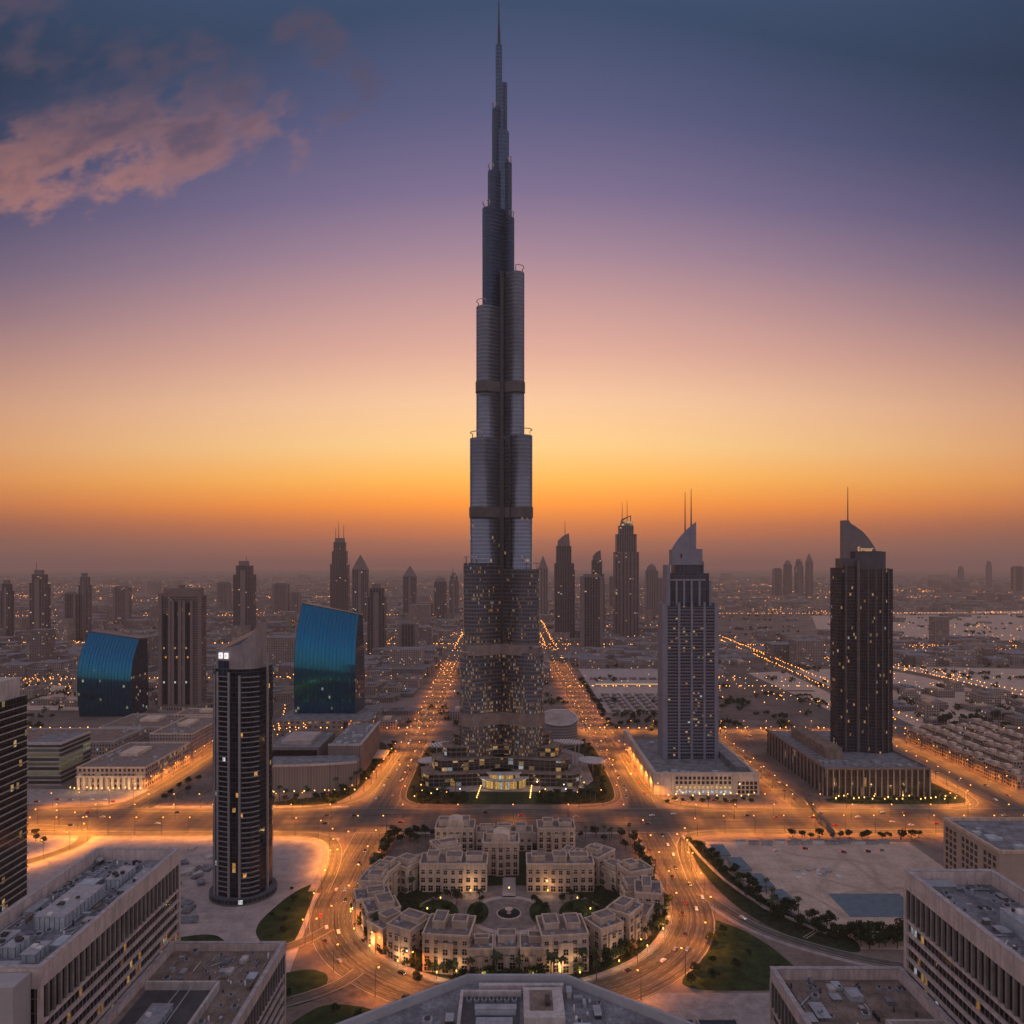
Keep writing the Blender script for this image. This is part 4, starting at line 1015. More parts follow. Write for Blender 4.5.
# ---- blue glass sail buildings
M['blueglass'] = facade("blue_curtain_wall", 3.9, 3.1, (0.006, 0.17, 0.31), (0.004, 0.11, 0.20), .12, .05, .03, (1.0, .9, .5), .8, grough=.11, gmetal=.92, frough=.25, fmetal=.8, tint=.1, litz=70, litfade=20)
M['blueside'] = facade("dark_blue_side_glass", 3.9, 3.1, (0.015, 0.045, 0.075), (.02, .03, .045), .14, .14, .05, (1, .8, .5), .9, grough=.1, tint=.4, litz=70, litfade=20)
def sail_building(name, label, base, x0, x1, xr, y0, d, h0, h1, lean, pw):
    """curved front leaning back towards the top; top edge falls from h0 (left) to h1 (right)"""
    t = thing(name, label, "office building", base)
    n = 22; front, back = [], []
    q = MB(); F = []
    for k in range(n + 1):
        f = k / n
        off = lean * f ** pw; belly = -5.5 * math.sin(PI * min(f * 1.1, 1))
        xl = x0 + 3.0 * (f - .35) ** 2 * 2 - 1.2; xR = x1 - (x1 - x0) * .02 * f ** 2.2
        xs = xr - (xr - x1) * .85 * f ** 3
        F.append([(xl, y0 + off + belly, h0 * f), (xR, y0 + off + belly, h1 * f), (xs, y0 + d * (1 - .25 * f ** 3) + off * .3, h1 * f * .995), (xl, y0 + d + off * .3, h0 * f)])
    m_ = 10
    for a, b in zip(F[:-1], F[1:]):
        for i in range(m_):                                     # front skin in strips
            f0, f1 = i / m_, (i + 1) / m_
            def P(r_, f): return tuple(r_[0][c] + (r_[1][c] - r_[0][c]) * f for c in range(3))
            W_ = x1 - x0
            q.face([P(a, f0), P(a, f1), P(b, f1), P(b, f0)], [(W_ * f0, P(a, f0)[2]), (W_ * f1, P(a, f1)[2]), (W_ * f1, P(b, f1)[2]), (W_ * f0, P(b, f0)[2])], 0, True)
    part(q, "curved_front", M['blueglass'], t)
    q = MB()
    for a, b in zip(F[:-1], F[1:]):
        for i, j in ((1, 2), (2, 3), (3, 0)):
            L = math.dist(a[i], a[j]); q.face([a[i], a[j], b[j], b[i]], [(0, a[i][2]), (L, a[j][2]), (L, b[j][2]), (0, b[i][2])], 0)
    q.face(F[-1], None, 1)
    part(q, "side_wall", [M['blueside'], M['darkpanel']], t)
    q = MB(); W_ = x1 - x0
    for i in range(17):
        f = i / 16
        for a, b in zip(F[:-1], F[1:]):
            A = [a[0][c] + (a[1][c] - a[0][c]) * f for c in range(3)]; B = [b[0][c] + (b[1][c] - b[0][c]) * f for c in range(3)]
            q.face([(A[0] - .14, A[1] - .35, A[2]), (A[0] + .14, A[1] - .35, A[2]), (B[0] + .14, B[1] - .35, B[2]), (B[0] - .14, B[1] - .35, B[2])], None, 0)
            q.face([(A[0] - .14, A[1], A[2]), (A[0] - .14, A[1] - .35, A[2]), (B[0] - .14, B[1] - .35, B[2]), (B[0] - .14, B[1], B[2])], None, 0)
            q.face([(A[0] + .14, A[1] - .35, A[2]), (A[0] + .14, A[1], A[2]), (B[0] + .14, B[1], B[2]), (B[0] + .14, B[1] - .35, B[2])], None, 0)
    part(q, "mullions", plain("dark_blue_mullion", (.008, .07, .13), .4, metal=.5), t)["kind"] = "stuff"
    q = MB(); a, b, c = F[-1][0], F[-1][1], F[-1][2]
    q.tube([a, b, c], .9, 5); part(q, "roof_edge", M['darkpanel'], t)
    return t
sb = sail_building("glass_building", "taller blue glass building with a sloping top and curved leaning front", (-256, 1030, 0), -46, 38, 41, 0, 46, 166, 150, 27, 4.6)
for k in range(2):
    q = MB(); x = 5 + k * 4.2; q.box(x, x + 2.8, 14.2, 14.9, 108, 112.5); part(q, "lit_logo_panel", M['sign_on'], sb)
sail_building("glass_building", "shorter blue glass building with a gently sloping top beside the brown twin tower", (-585, 1075, 0), -45, 32, 31, 0, 48, 122, 111, 22, 4.6)
t = thing("office_podium", "flat grey podium under the taller blue glass building", "podium", (0, 0, 0))
q = MB(); q.box(-316, -190, 985, 1090, 0, 14, 0, 1); part(q, "wall", [facade("grey_podium", 6, 8, (.09, .08, .08), (.27, .235, .23), .5, .6, .1), M['roofgrey']], t)
q = MB(); q.box(-225, -219, 984, 986, 2, 11); part(q, "arched_doorway", M['dglass'], t)

# ---- brown twin-shaft tower
M['brownwin'] = facade("brown_tower_windows", 3.5, 2.2, (.028, .024, .028), (.19, .155, .148), .45, .4, .03, (1, .6, .25), 1.2, frough=.8)
t = thing("residential_tower", "broad brown twin shaft tower on a round colonnaded base", "tower", (-477, 1068, 0))
q = MB(); q.box(-33, 25, 0, 22, 0, 176, 0, 1); part(q, "shaft", [M['brownwin'], M['roofgrey']], t)
q = MB(); q.box(-30, 22, 3, 20, 178, 187); q.box(-31, 23, 1, 21, 172, 178); q.box(-10, -4, 8, 16, 187, 192); part(q, "crown_storey", M['brown'], t)
q = MB()
for x, w in ((-32.5, 2.5), (-19, 2), (-14, 2), (-4, 2.5), (2, 2.0), (13, 2), (24.5, 2.5)): q.box(x - w, x + w, -1.6, 1, 0, 170 if -30 < x < 20 else 180)
part(q, "piers", M['brown'], t)
q = MB(); q.box(-12, -6.5, -1.2, 0, 20, 168, 0); q.box(4, 11, -1.2, 0, 20, 166); q.box(-28, -21, -1.2, 0, 20, 150); part(q, "dark_glazed_bays", M['aptglass'], t)
q = MB(); q.prism([(-3 + 37 * math.cos(2 * PI * k / 32), 10 + 24 * math.sin(2 * PI * k / 32)) for k in range(32)], 0, 17, 0, 1); part(q, "round_base", [facade("round_base_arcade", 9, 4, (.05, .04, .035), (.29, .245, .23), .5, .45, .12, (1, .6, .2), 1.0), M['terrace']], t)

# ================================================================== BACKGROUND TOWERS
farmats = [facade("far_tower_windows", 3.8, 7.0, (.035, .035, .045), (.15 + .03 * i, .125 + .025 * i, .125 + .025 * i), .34 + .04 * i, .25, (.012, .025, .02, .01)[i], (1, .66, .34), 1.8, tint=.6, seed=i * 3.1, clump=False, frough=.75) for i in range(4)]
crownmat = M['brown']
def far_tower(px0, px1, pt, pb, kind, label, mat=0, masts=(), dep=.8):
    Y = CAM_H * F_PX / (pb - HZ); d_ = (px1 - px0) * Y / F_PX * .5; x0 = (px0 - 512) * (Y + (d_ if px0 > 512 else 0)) / F_PX; x1 = (px1 - 512) * (Y + (d_ if px1 < 512 else 0)) / F_PX; dep = .5
    H = CAM_H + (HZ - pt) * Y / F_PX; w = x1 - x0; d = w * dep
    t = thing("skyscraper", label, "tower", ((x0 + x1) / 2, Y, 0)); h = w / 2
    fm = [farmats[mat], M['roofgrey']]
    def bx(name, a, b, y0, y1, z0, z1, mats=fm):
        q = MB(); q.box(a * h, b * h, y0 * d, y1 * d, z0, z1, 0, min(1, len(mats) - 1)); return q.build(name, mats, t)
    cm_ = [crownmat, crownmat]
    if kind == 'flat':
        bx("shaft", -1, 1, 0, 1, 0, H * .96); bx("penthouse", -.7, .7, .15, .85, H * .96, H, cm_); bx("corner_pier", -1.05, -.7, -.05, .3, 0, H * .97, cm_); bx("corner_pier", .7, 1.05, -.05, .3, 0, H * .97, cm_)
    elif kind == 'step':
        bx("shaft", -1, 1, 0, 1, 0, H * .68); bx("middle_shaft", -.82, .82, .1, .9, H * .68, H * .84); bx("upper_shaft", -.66, .66, .17, .83, H * .84, H * .95); bx("crown_storey", -.5, .5, .2, .8, H * .95, H, cm_)
    elif kind == 'step2':
        bx("shaft", -1, 1, 0, 1, 0, H * .82); bx("upper_shaft", -.75, .75, .1, .9, H * .82, H * .94); bx("crown_storey", -.5, .35, .2, .8, H * .94, H, cm_); bx("centre_bay", -.25, .25, -.06, .1, 0, H * .88, cm_)
    elif kind == 'point':
        bx("shaft", -1, 1, 0, 1, 0, H * .80)
        q = MB(); A = [(-h, 0, H * .8), (h, 0, H * .8), (h, d, H * .8), (-h, d, H * .8)]; B = [(-h * .5, d * .25, H * .91), (h * .5, d * .25, H * .91), (h * .5, d * .75, H * .91), (-h * .5, d * .75, H * .91)]
        C_ = [(-h * .05, d * .45, H), (h * .05, d * .45, H), (h * .05, d * .55, H), (-h * .05, d * .55, H)]
        q.loft([A, B, C_], 0, 0); q.build("pointed_crown", cm_[0], t); bx("centre_bay", -.2, .2, -.05, .1, 0, H * .82, cm_)
    elif kind == 'dome':
        bx("shaft", -1, 1, 0, 1, 0, H * .88)
        q = MB(); q.loft([[(h * s * math.cos(a), d / 2 + d / 2 * s * math.sin(a), z * H) for a in [k * PI / 6 for k in range(12)]] for s, z in ((.85, .88), (.8, .93), (.55, .97), (.15, 1.0))], 0, 0, True); q.build("domed_crown", cm_[0], t)
    elif kind == 'sail':
        bx("shaft", -1, 1, 0, 1, 0, H * .72); bx("upper_shaft", -.82, .74, .1, .9, H * .72, H * .88)
        q = MB(); q.plate([(-.66 * h, H * .88), (.6 * h, H * .88), (.5 * h, H), (-.1 * h, H * .975), (-.62 * h, H * .93)], d * .2, d * .8); q.build("slanted_crown", cm_[0], t); bx("side_shaft", .74, 1.1, .2, .8, 0, H * .66)
    elif kind == 'lit':
        bx("shaft", -1, 1, 0, 1, 0, H * .70); bx("middle_shaft", -.84, .82, .08, .92, H * .70, H * .845); bx("upper_shaft", -.62, .58, .15, .85, H * .845, H * .915)
        q = MB(); q.box(-.42 * h, .5 * h, d * .22, d * .78, H * .915, H * .95); q.build("lit_crown_glazing", facade("lit_crown", 9, 8, (.2, .16, .08), (.1, .08, .06), .1, .1, .8, (1, .72, .3), 1.1, clump=False), t)
        q = MB(); q.plate([(-.55 * h, H * .915), (-.45 * h, H * .915), (-.3 * h, H * .955), (.3 * h, H * .99), (.3 * h, H * .95), (.38 * h, H * .95), (.38 * h, H), (-.42 * h, H * .967)], d * .2, d * .26); q.build("crown_fin", cm_[0], t)
        for x in (-.75, -.45, -.15, .15, .45, .75): bx("vertical_pier", x - .05, x + .05, -.04, .05, 0, H * .70, cm_)
    for mx, mtop in masts:
        zt_ = CAM_H + (HZ - mtop) * Y / F_PX; mast(t, (mx - (px0 + px1) / 2) * Y / F_PX, d * .4, H * .93, zt_, max(1.0, .0006 * Y))
    return t
far_tower(0, 16, 580, 640, 'step2', "broad hazy tower cut by the left edge of the picture", 0)
far_tower(29, 53, 570, 641, 'step2', "tall hazy tower with a pale centre bay and a curved spike on its crown", 1, [(38, 562)])
far_tower(64, 79, 592, 641, 'flat', "low flat hazy tower just left of a slimmer pale one", 0)
far_tower(78, 93, 573, 640, 'step2', "slim pale brown tower beside a lower flat one at the left", 2)
far_tower(113, 133, 586, 624, 'flat', "squat hazy tower standing alone left of the brown twin tower", 2)
far_tower(217, 232, 582, 612, 'flat', "pale far tower between the brown twin tower and the dark square topped one", 3)
far_tower(233, 257, 561, 637, 'step2', "dark square topped tower behind the slender near tower", 0, [(247, 556)])
far_tower(273, 290, 583, 612, 'flat', "far hazy block above the left end of the taller blue glass building", 3)
far_tower(290, 301, 592, 612, 'flat', "lowest pale far block right behind the taller blue glass building", 3)
far_tower(330, 350, 538, 620, 'step', "stepped dark tower with three thin masts behind the taller blue glass building", 0, [(336, 527), (339, 521), (344, 524)])
far_tower(352, 369, 555, 628, 'point', "tower with a ringed pointed crown next to the stepped three masted one", 1)
far_tower(367, 387, 584, 655, 'step2', "dark flat topped tower nearest behind the right end of the taller blue glass building", 0)
far_tower(403, 417, 566, 618, 'point', "solitary tower with a sharp arrow shaped top", 1)
far_tower(434, 447, 577, 618, 'dome', "round topped far tower left of the tallest tower", 1)
far_tower(449, 459, 573, 618, 'step2', "thin far tower with a mast touching the left side of the tallest tower", 2, [(453, 567)])
far_tower(398, 419, 623, 660, 'flat', "short blocky tower with vertical ribs left of the left avenue", 0)
far_tower(538, 548, 556, 618, 'point', "slim hazy tower with a pointed top just right of the tallest tower", 3)
far_tower(554, 574, 533, 641, 'sail', "tapering dark tower with a slanted top and a single mast", 0, [(565, 520)])
far_tower(580, 603, 574, 650, 'flat', "flat topped dark block with lit windows between two taller towers", 0)
far_tower(590, 604, 550, 636, 'sail', "tower with a curved notched crown rising behind the flat topped dark block", 1)
far_tower(613, 639, 515, 638, 'lit', "large far tower with a lit golden crown and two masts", 1, [(622, 502), (627, 500)])
far_tower(645, 658, 564, 618, 'dome', "hazy domed tower between the lit crown tower and the pale ribbed tower", 3)
far_tower(657, 664, 578, 612, 'flat', "faint low block beside the hazy domed tower", 3)
for a, b, tp_, lb, kd in ((772, 782, 568, "lowest of the four hazy towers left of the dark hotel", 'flat'), (783, 792, 560, "second from left of the four hazy towers left of the dark hotel", 'dome'), (794, 803.5, 559, "third from left of the four hazy towers left of the dark hotel", 'step2'), (805, 813, 553, "tallest, rightmost of the four hazy towers left of the dark hotel", 'point')):
    far_tower(a, b, tp_, 597, kd, lb, 2)
far_tower(1009, 1024, 566, 592, 'flat', "dark hazy tower at the right edge of the picture", 0)
far_tower(985, 992, 561, 586, 'step2', "very faint tall tower on the right horizon", 3)
far_tower(957, 964, 566, 586, 'step2', "very faint shorter tower on the right horizon", 3)
far_tower(609, 613, 576, 612, 'flat', "thin faint tower beside the lit crown tower", 3)

# ================================================================== LOW BLOCKS ROUND THE BOULEVARD
def low_block(label, x0, x1, y0, y1, h, wallmat, roofmat='terrace', par=1.6, units=8, cat="building", name="low_building", pent=True, seed=0):
    r_ = random.Random(seed + int(x0 * 7 + y0))
    t = thing(name, label, cat, ((x0 + x1) / 2, (y0 + y1) / 2, 0)); a, b = (x1 - x0) / 2, (y1 - y0) / 2
    q = MB(); q.box(-a, a, -b, b, 0, h, 0, 1); q.build("wall", [wallmat, M[roofmat]], t)
    q = MB(); w = .7
    q.box(-a - .2, a + .2, -b - .2, -b + w, h + .01, h + par); q.box(-a - .2, a + .2, b - w, b + .2, h + .01, h + par); q.box(-a - .2, -a + w, -b + w, b - w, h + .01, h + par); q.box(a - w, a + .2, -b + w, b - w, h + .01, h + par)
    q.build("parapet", M['stone2'] if roofmat == 'terrace' else M['concrete'], t)
    if pent:
        q = MB(); c = r_.uniform(-.3, .3) * a; q.box(c - a * .28, c + a * .28, -b * .1, b * .5, h + .02, h + 3.4); q.build("stair_house", M['stone2'], t)
    for k in range(units):
        q = MB(); x = r_.uniform(-.85, .85) * a; y = r_.uniform(-.85, .85) * b; s = r_.uniform(.7, 2.2); q.box(x - s, x + s, y - s * .7, y + s * .7, h + .03, h + r_.uniform(.9, 2.4)); q.build("rooftop_unit", M['metal'] if k % 2 else M['duct'], t)
    return t
M['mallwall'] = facade("mall_arcade", 5.2, 4.4, (.04, .032, .03), (.42, .34, .31), .52, .42, .16, (1, .6, .2), 1.2, frough=.85)
M['mallwall2'] = facade("mall_windows", 4.4, 3.4, (.045, .035, .033), (.38, .31, .285), .6, .5, .08, (1, .6, .2), 1.1, frough=.85)
M['mallrib'] = facade("ribbed_mall_wall", 30, 2.6, (.20, .17, .165), (.33, .28, .27), .16, .0, .0, frough=.8, grough=.7, tint=.15)
t = low_block("long tan mall with balconied corner front beside the left street", -430, -362, 728, 830, 21, M['mallwall'], units=16)
q = MB()
for k in range(12): q.box(-33 + k * 5.6, -30.2 + k * 5.6, -52.4, -51, 0, 13)
q.box(-34, 34, -52.8, -51, 12.6, 14); q.build("arcade", M['stone2'], t)
low_block("tan mall wing with a dark upper roof behind the long tan mall", -418, -368, 850, 945, 26, M['mallwall2'], units=10)
low_block("wide flat mall hall at far left behind the lit side lane", -600, -452, 838, 905, 20, M['mallwall2'], 'roofbrown', units=9, pent=False)
low_block("low tan mall hall between the two blue glass buildings", -520, -432, 930, 1010, 16, M['mallwall2'], 'roofbrown', units=10)
low_block("lower mall hall in front of the wide flat mall hall", -545, -455, 770, 815, 10, M['mallwall2'], 'roofbrown', units=5, pent=False)
low_block("mall hall at the foot of the brown twin tower", -452, -370, 985, 1030, 20, M['mallwall'], units=8)
# striped low office at far left
t = thing("office_building", "low striped office with bright floor bands behind the dark tower at the left edge", "office building", (-468, 742, 0))
q = MB(); q.box(-28, 14, 0, 52, 0, 41, 0, 1); q.build("wall", [facade("striped_office", 4.6, 40, (.045, .05, .05), (.34, .32, .31), .0, .35, .3, (1, .9, .45), .32, clump=True), M['roofgrey']], t)
q = MB(); q.box(-28.4, 14.4, -.5, 2, 41, 43); q.box(12.5, 14.5, 2, 52, 41, 43); q.build("parapet", M['concrete'], t)
# curved mall
t = thing("curved_mall", "grey mall with a sweeping concave front wall left of the left avenue", "mall", (0, 0, 0))
cf = [(-262 + i * 8.2, 727 - 9 * math.sin(PI * i / 14) * 0 - 7 * (1 - (i / 6.5 - 1) ** 2) + i * .9) for i in range(14)]
poly = cf + [(-155.4, 752), (-163, 768), (-262, 760)]
q = MB(); q.prism(poly, 0, 24, 0, 1); q.build("wall", [M['mallrib'], M['roofgrey']], t)
q = MB()
for a, b in zip(cf[:-1], cf[1:]): seg_slab(q, a, b, .6, 23.6, 2.2)
q.build("curved_parapet", M['concrete'], t)
q = MB(); q.box(-192, -158, 770, 880, 0, 33, 0, 1); q.build("rear_hall", [M['mallrib'], M['roofgrey']], t)
q = MB(); q.box(-159.6, -157.4, 770, 881, 33, 35); q.box(-192, -159.6, 769.4, 771, 33, 35); q.build("rear_parapet", M['concrete'], t)
q = MB(); q.box(-258, -204, 780, 850, 0, 29, 0, 1); q.build("side_hall", [M['mallrib'], M['roofgrey']], t)
q = MB(); q.box(-248, -216, 792, 836, 29, 33, 0, 0); q.build("skylight", M['pavelight'], t)
q = MB(); q.box(-256, -206, 779.5, 781, 20, 26); q.build("glazed_strip", M['dglass'], t)
for k in range(16):
    q = MB(); x = rng.uniform(-188, -164); y = rng.uniform(780, 872); s = rng.uniform(1, 2.4); q.box(x - s, x + s, y - s, y + s, 33, 33 + rng.uniform(1, 2.4)); q.build("rooftop_unit", M['duct'], t)
t = thing("pavilion", "small pale roofed pavilion in the garden strip beside the left avenue", "pavilion", (-150, 846, 0))
q = MB(); q.box(-7, 7, -18, 18, 4, 5.2); q.build("roof", M['pavelight'], t); q = MB(); q.box(-5, 5, -15, 15, 0, 4); q.build("wall", M['dglass'], t)

# ---- tan office block at the right
t = thing("office_block", "tan block with square windows at the right behind the near right tower", "office block", (0, 0, 0))
q = MB(); q.box(291, 420, 440, 497, 0, 50.5, 0, 1); q.build("wall", [plain("tan_render", (.43, .335, .275), .85, var=.12), M['roofgrey']], t)
q = MB(); q.box(290.6, 420, 496, 497.5, 50.5, 52.4); q.box(290.6, 292.2, 440, 496, 50.5, 52.4); q.box(292.2, 420, 439.6, 441, 50.5, 52.4); q.build("parapet", M['stone'], t)
wq = MB(); wq.box(-.22, 0, -1.25, 1.25, -1.35, 1.35, 0, 0, True); wp = None
for c in range(12):
    for r0 in range(9):
        if (c in (3, 8)): continue
        if wp is None: wp = wq.build("window", M['dglass'], t); o = wp
        else: o = wp.copy(); COL.objects.link(o); o.parent = t
        o.location = (291, 444.5 + c * 4.4, 46 - r0 * 4.2)
for k in range(14):
    q = MB(); x = rng.uniform(296, 410); y = rng.uniform(446, 490); s = rng.uniform(1, 4); q.box(x - s, x + s, y - s * .6, y + s * .6, 50.5, 50.5 + rng.uniform(1, 2.6)); q.build("rooftop_unit", M['duct'] if k % 2 else M['metal'], t)

# ---- sheds and scraps round the sand lot
for i, (y0, L, wd) in enumerate(((566, 20, 9), (540, 22, 10), (512, 20, 9), (488, 18, 8))):
    t = thing("site_shed", ("farthest", "second farthest", "second nearest", "nearest")[i] + " of four flat blue grey sheds beside the sand lot", "shed", (160 + i * 6.5, y0, 0), .05 * i, "row of site sheds beside the sand lot")
    q = MB(); q.box(-wd / 2, wd / 2, -L / 2, L / 2, 0, 3.4); q.build("wall", M['metal'], t)
    q = MB(); q.box(-wd / 2 - .5, wd / 2 + .5, -L / 2 - .5, L / 2 + .5, 3.4, 3.9); q.build("roof", M['bluepad'], t)
    q = MB(); q.box(wd / 2, wd / 2 + .1, -2, -.6, 0, 2.3); q.build("door", M['darkmetal'], t)
for i in range(16):
    t = thing("material_pile", "pale heap of building material on the sand lot by the blue grey slab", "material pile", (212 + rng.uniform(-9, 22), 532 + rng.uniform(-8, 8), 0), rng.uniform(0, 3), "heaps of building material on the sand lot")
    s = rng.uniform(1, 2.2); q = MB()
    q.prism([(-s, -s * .7), (s, -s), (s * .8, s * .7), (-s * .7, s)], 0, 0, 0, 0, topz=[rng.uniform(.3, 1.4) for _ in range(4)]); q.build("heap", M['white'] if i % 2 else M['metal'], t)
for i in range(12):
    t = thing("site_cabin", "small pale cabin in the row along the far edge of the sand lot", "cabin", (182 + i * 10.5, 588 + rng.uniform(-2, 2), 0), 0, "cabins along the far edge of the sand lot")
    q = MB(); q.box(-4, 4, -1.5, 1.5, 0, 2.8); q.build("wall", M['metal'] if i % 3 else M['white'], t)
    q = MB(); q.box(-4.2, 4.2, -1.7, 1.7, 2.8, 3.0); q.build("roof", M['roofgrey'], t)
for i in range(24):
    t = thing("building_debris", "flat grey slab of rubble on the yard left of the slender near tower", "rubble", (-214 + rng.uniform(-42, 12), 530 + rng.uniform(-70, 55), 0), rng.uniform(0, 3), "slabs on the yard left of the slender near tower")
    q = MB(); s = rng.uniform(3, 7); q.prism([(-s, -s * .6), (s, -s * .8), (s * .8, s * .6), (-s * .9, s * .5)], 0, 0, 0, 0, topz=[rng.uniform(.8, 2.6) for _ in range(4)]); q.build("slab", M['concrete'] if i % 2 else M['roofgrey'], t)
# footbridge across the boulevard at the right
t = thing("footbridge", "dark covered footbridge crossing the boulevard diagonally at the right", "footbridge", (0, 0, 0))
a, b = gp(806, 797, 6), gp(834, 836, 6)
q = MB(); seg_slab(q, a, b, 2.2, 5.5, 3.4); q.build("deck", M['darkpanel'], t)
for i, f in enumerate((.04, .5, .96)):
    p = lerp(a, b, f); q = MB(); q.box(p[0] - .6, p[0] + .6, p[1] - .6, p[1] + .6, 0, 5.5); q.build("pier", M['concrete'], t)
t = thing("site_fence", "thin mesh fence along the left edge of the sand lot behind the sheds", "fence", (0, 0, 0))
q = MB(); fl_ = [(150, 588), (154, 560), (157, 530), (163, 500), (172, 476), (190, 452)]
for a, b in zip(fl_[:-1], fl_[1:]): seg_slab(q, a, b, .06, .2, 2.0)
q.build("mesh_panel", M['metal'], t)
for p in resample(fl_, 12):
    q = MB(); q.cyl(p[0], p[1], .09, .09, 0, 2.3, 5); q.build("post", M['darkmetal'], t)
# low garden walls
t = thing("garden_wall", "long pale kerb wall beside the planted strip right of the ring road", "wall", (0, 0, 0))
q = MB()
gl = smooth_line([(139, 598), (143, 560), (149, 520), (163, 478), (188, 446)])
for p, r_ in zip(gl[:-1], gl[1:]): seg_slab(q, p, r_, .5, 0, 1.3)
q.build("wall", M['pavelight'], t)

# ================================================================== OLD TOWN BLOCK
OX, OY = -2, 475
wfr = MB(); wfr.box(-.85, .85, -.16, .05, 0, 2.3, 0, 0, True)
wpn = MB(); wpn.box(-1.35, 1.35, -.2, -.12, .1, 3.3, 0, 0, True); wpn.box(-.08, .08, -.24, -.2, .1, 3.3, 1, 1, True); wpn.box(-1.35, 1.35, -.24, -.2, 1.9, 2.08, 1, 1, True)
win_f = win_p = None
def town_window(parent, x, y, z, rz, s=1.0):
    global win_f
    if win_f is None:
        win_f = wpn.build("window", [M['dglass'], M['stone2']], parent); o = win_f
    else:
        o = win_f.copy(); COL.objects.link(o); o.parent = parent
    o.location = (x, y, z); o.rotation_euler = (0, 0, rz); o.scale = (s, 1, s)
def town_house(label, x, y, w, d, h, rz, floors=4, dome=False, seed=0, faces=(0, 1, 2, 3), tower_=None):
    r_ = random.Random(seed * 31 + 7)
    t = thing("town_house", label, "apartment building", (x, y, 0), rz, "sand coloured houses of the oval block")
    wm = M['stone'] if seed % 2 else M['stone2']
    a, b = w / 2, d / 2
    q = MB()
    # plan with stepped corners
    P = [(-a, -b), (a, -b), (a, b), (-a, b)]
    q.prism(P, 0, h, 0, 1); bay = r_.uniform(.25, .4) * w
    q.box(-bay / 2, bay / 2, -b - 1.4, -b, 0, h - 3.0, 0, 1)
    q.box(-bay / 2, bay / 2, b, b + 1.2, 0, h - 2.4, 0, 1)
    q.build("wall", [wm, M['terrace']], t)
    q = MB(); e = .5
    q.box(-a - .3, a + .3, -b - .3, -b + e, h, h + 1.1); q.box(-a - .3, a + .3, b - e, b + .3, h, h + 1.1); q.box(-a - .3, -a + e, -b + e, b - e, h, h + 1.1); q.box(a - e, a + .3, -b + e, b - e, h, h + 1.1)
    q.build("parapet", M['stone2'], t)
    q = MB(); q.box(-a - .22, a + .22, -b - .22, b + .22, h - 4.6, h - 4.2, 0, 0, True); q.build("string_course", M['stone2'], t)
    # set back upper rooms with their own roofs
    nr = 3 if w > 30 else (2 if w > 18 else 1)
    for k in range(nr):
        q = MB(); cx_ = ((k + .5) / nr * 2 - 1) * a * r_.uniform(.8, 1.0) if nr > 1 else r_.uniform(-.2, .2) * a; ww = a / nr * r_.uniform(.5, .85); hh = r_.uniform(2.6, 4.4); y0 = r_.uniform(-.5, -.1) * b; y1 = r_.uniform(.4, .85) * b
        q.box(cx_ - ww, cx_ + ww, y0, y1, h, h + hh, 0, 1); rr = q.build("roof_room", [wm, M['terrace']], t)
        q = MB(); q.box(cx_ - ww - .25, cx_ + ww + .25, y0 - .25, y0 + .3, h + hh, h + hh + .7); q.box(cx_ - ww - .25, cx_ + ww + .25, y1 - .3, y1 + .25, h + hh, h + hh + .7)
        q.box(cx_ - ww - .25, cx_ - ww + .3, y0 + .3, y1 - .3, h + hh, h + hh + .7); q.box(cx_ + ww - .3, cx_ + ww + .25, y0 + .3, y1 - .3, h + hh, h + hh + .7); q.build("roof_room_parapet", M['stone2'], rr)
    if dome:
        q = MB(); n = 9
        arc_ = [(-7 * math.cos(PI * k / n), h + 1.2 + 5 * math.sin(PI * k / n)) for k in range(n + 1)]
        q.plate([(7, h)] + [(x_, z_) for x_, z_ in reversed(arc_)][0:0] + [(-7 * math.cos(PI * (n - k) / n) * 1.0, h + 1.2 + 5 * math.sin(PI * k / n)) for k in range(n + 1)] + [(-7, h)], -b * .7, b * .7); q.build("barrel_roof", M['stone2'], t)
    if tower_:
        sx, hh = tower_; q = MB(); q.box(sx * a * .55 - 2.8, sx * a * .55 + 2.8, -b * .2, b * .6, h, h + hh, 0, 1); q.build("stair_tower", [wm, M['terrace']], t)
    for k in range(3):
        q = MB(); x_ = r_.uniform(-.85, .85) * a; y_ = r_.uniform(-.85, -.3) * b; s = r_.uniform(.5, 1.1); q.box(x_ - s, x_ + s, y_ - s, y_ + s, h, h + r_.uniform(.7, 1.5)); q.build("rooftop_unit", M['metal'] if k else M['duct'], t)
    floors = max(2, int((h - 1) / 4.7)); fh = (h - 1.0) / floors
    nf = max(2, int(w / 5.0)); ns = max(2, int(d / 5.4))
    for k in range(nf):
        xx = -a + (k + .5) * w / nf
        for fl in range(floors):
            z = .9 + fl * fh
            s = 1.12 if fl == 0 else (.78 if fl == floors - 1 else .95)
            if 0 in faces: town_window(t, xx, (-b - 1.4) if abs(xx) < bay / 2 and z < h - 5.5 else -b, z, 0, s)
            if 2 in faces and abs(xx) > bay / 2: town_window(t, xx, b, z, PI, s)
    for k in range(ns):
        yy = -b + (k + .5) * d / ns
        for fl in range(floors):
            z = .9 + fl * fh
            if 1 in faces: town_window(t, a, yy, z, PI / 2)
            if 3 in faces: town_window(t, -a, yy, z, -PI / 2)
    return t
ords = ["first", "second", "third", "fourth", "fifth", "sixth", "seventh", "eighth", "ninth"]
r5 = random.Random(19)
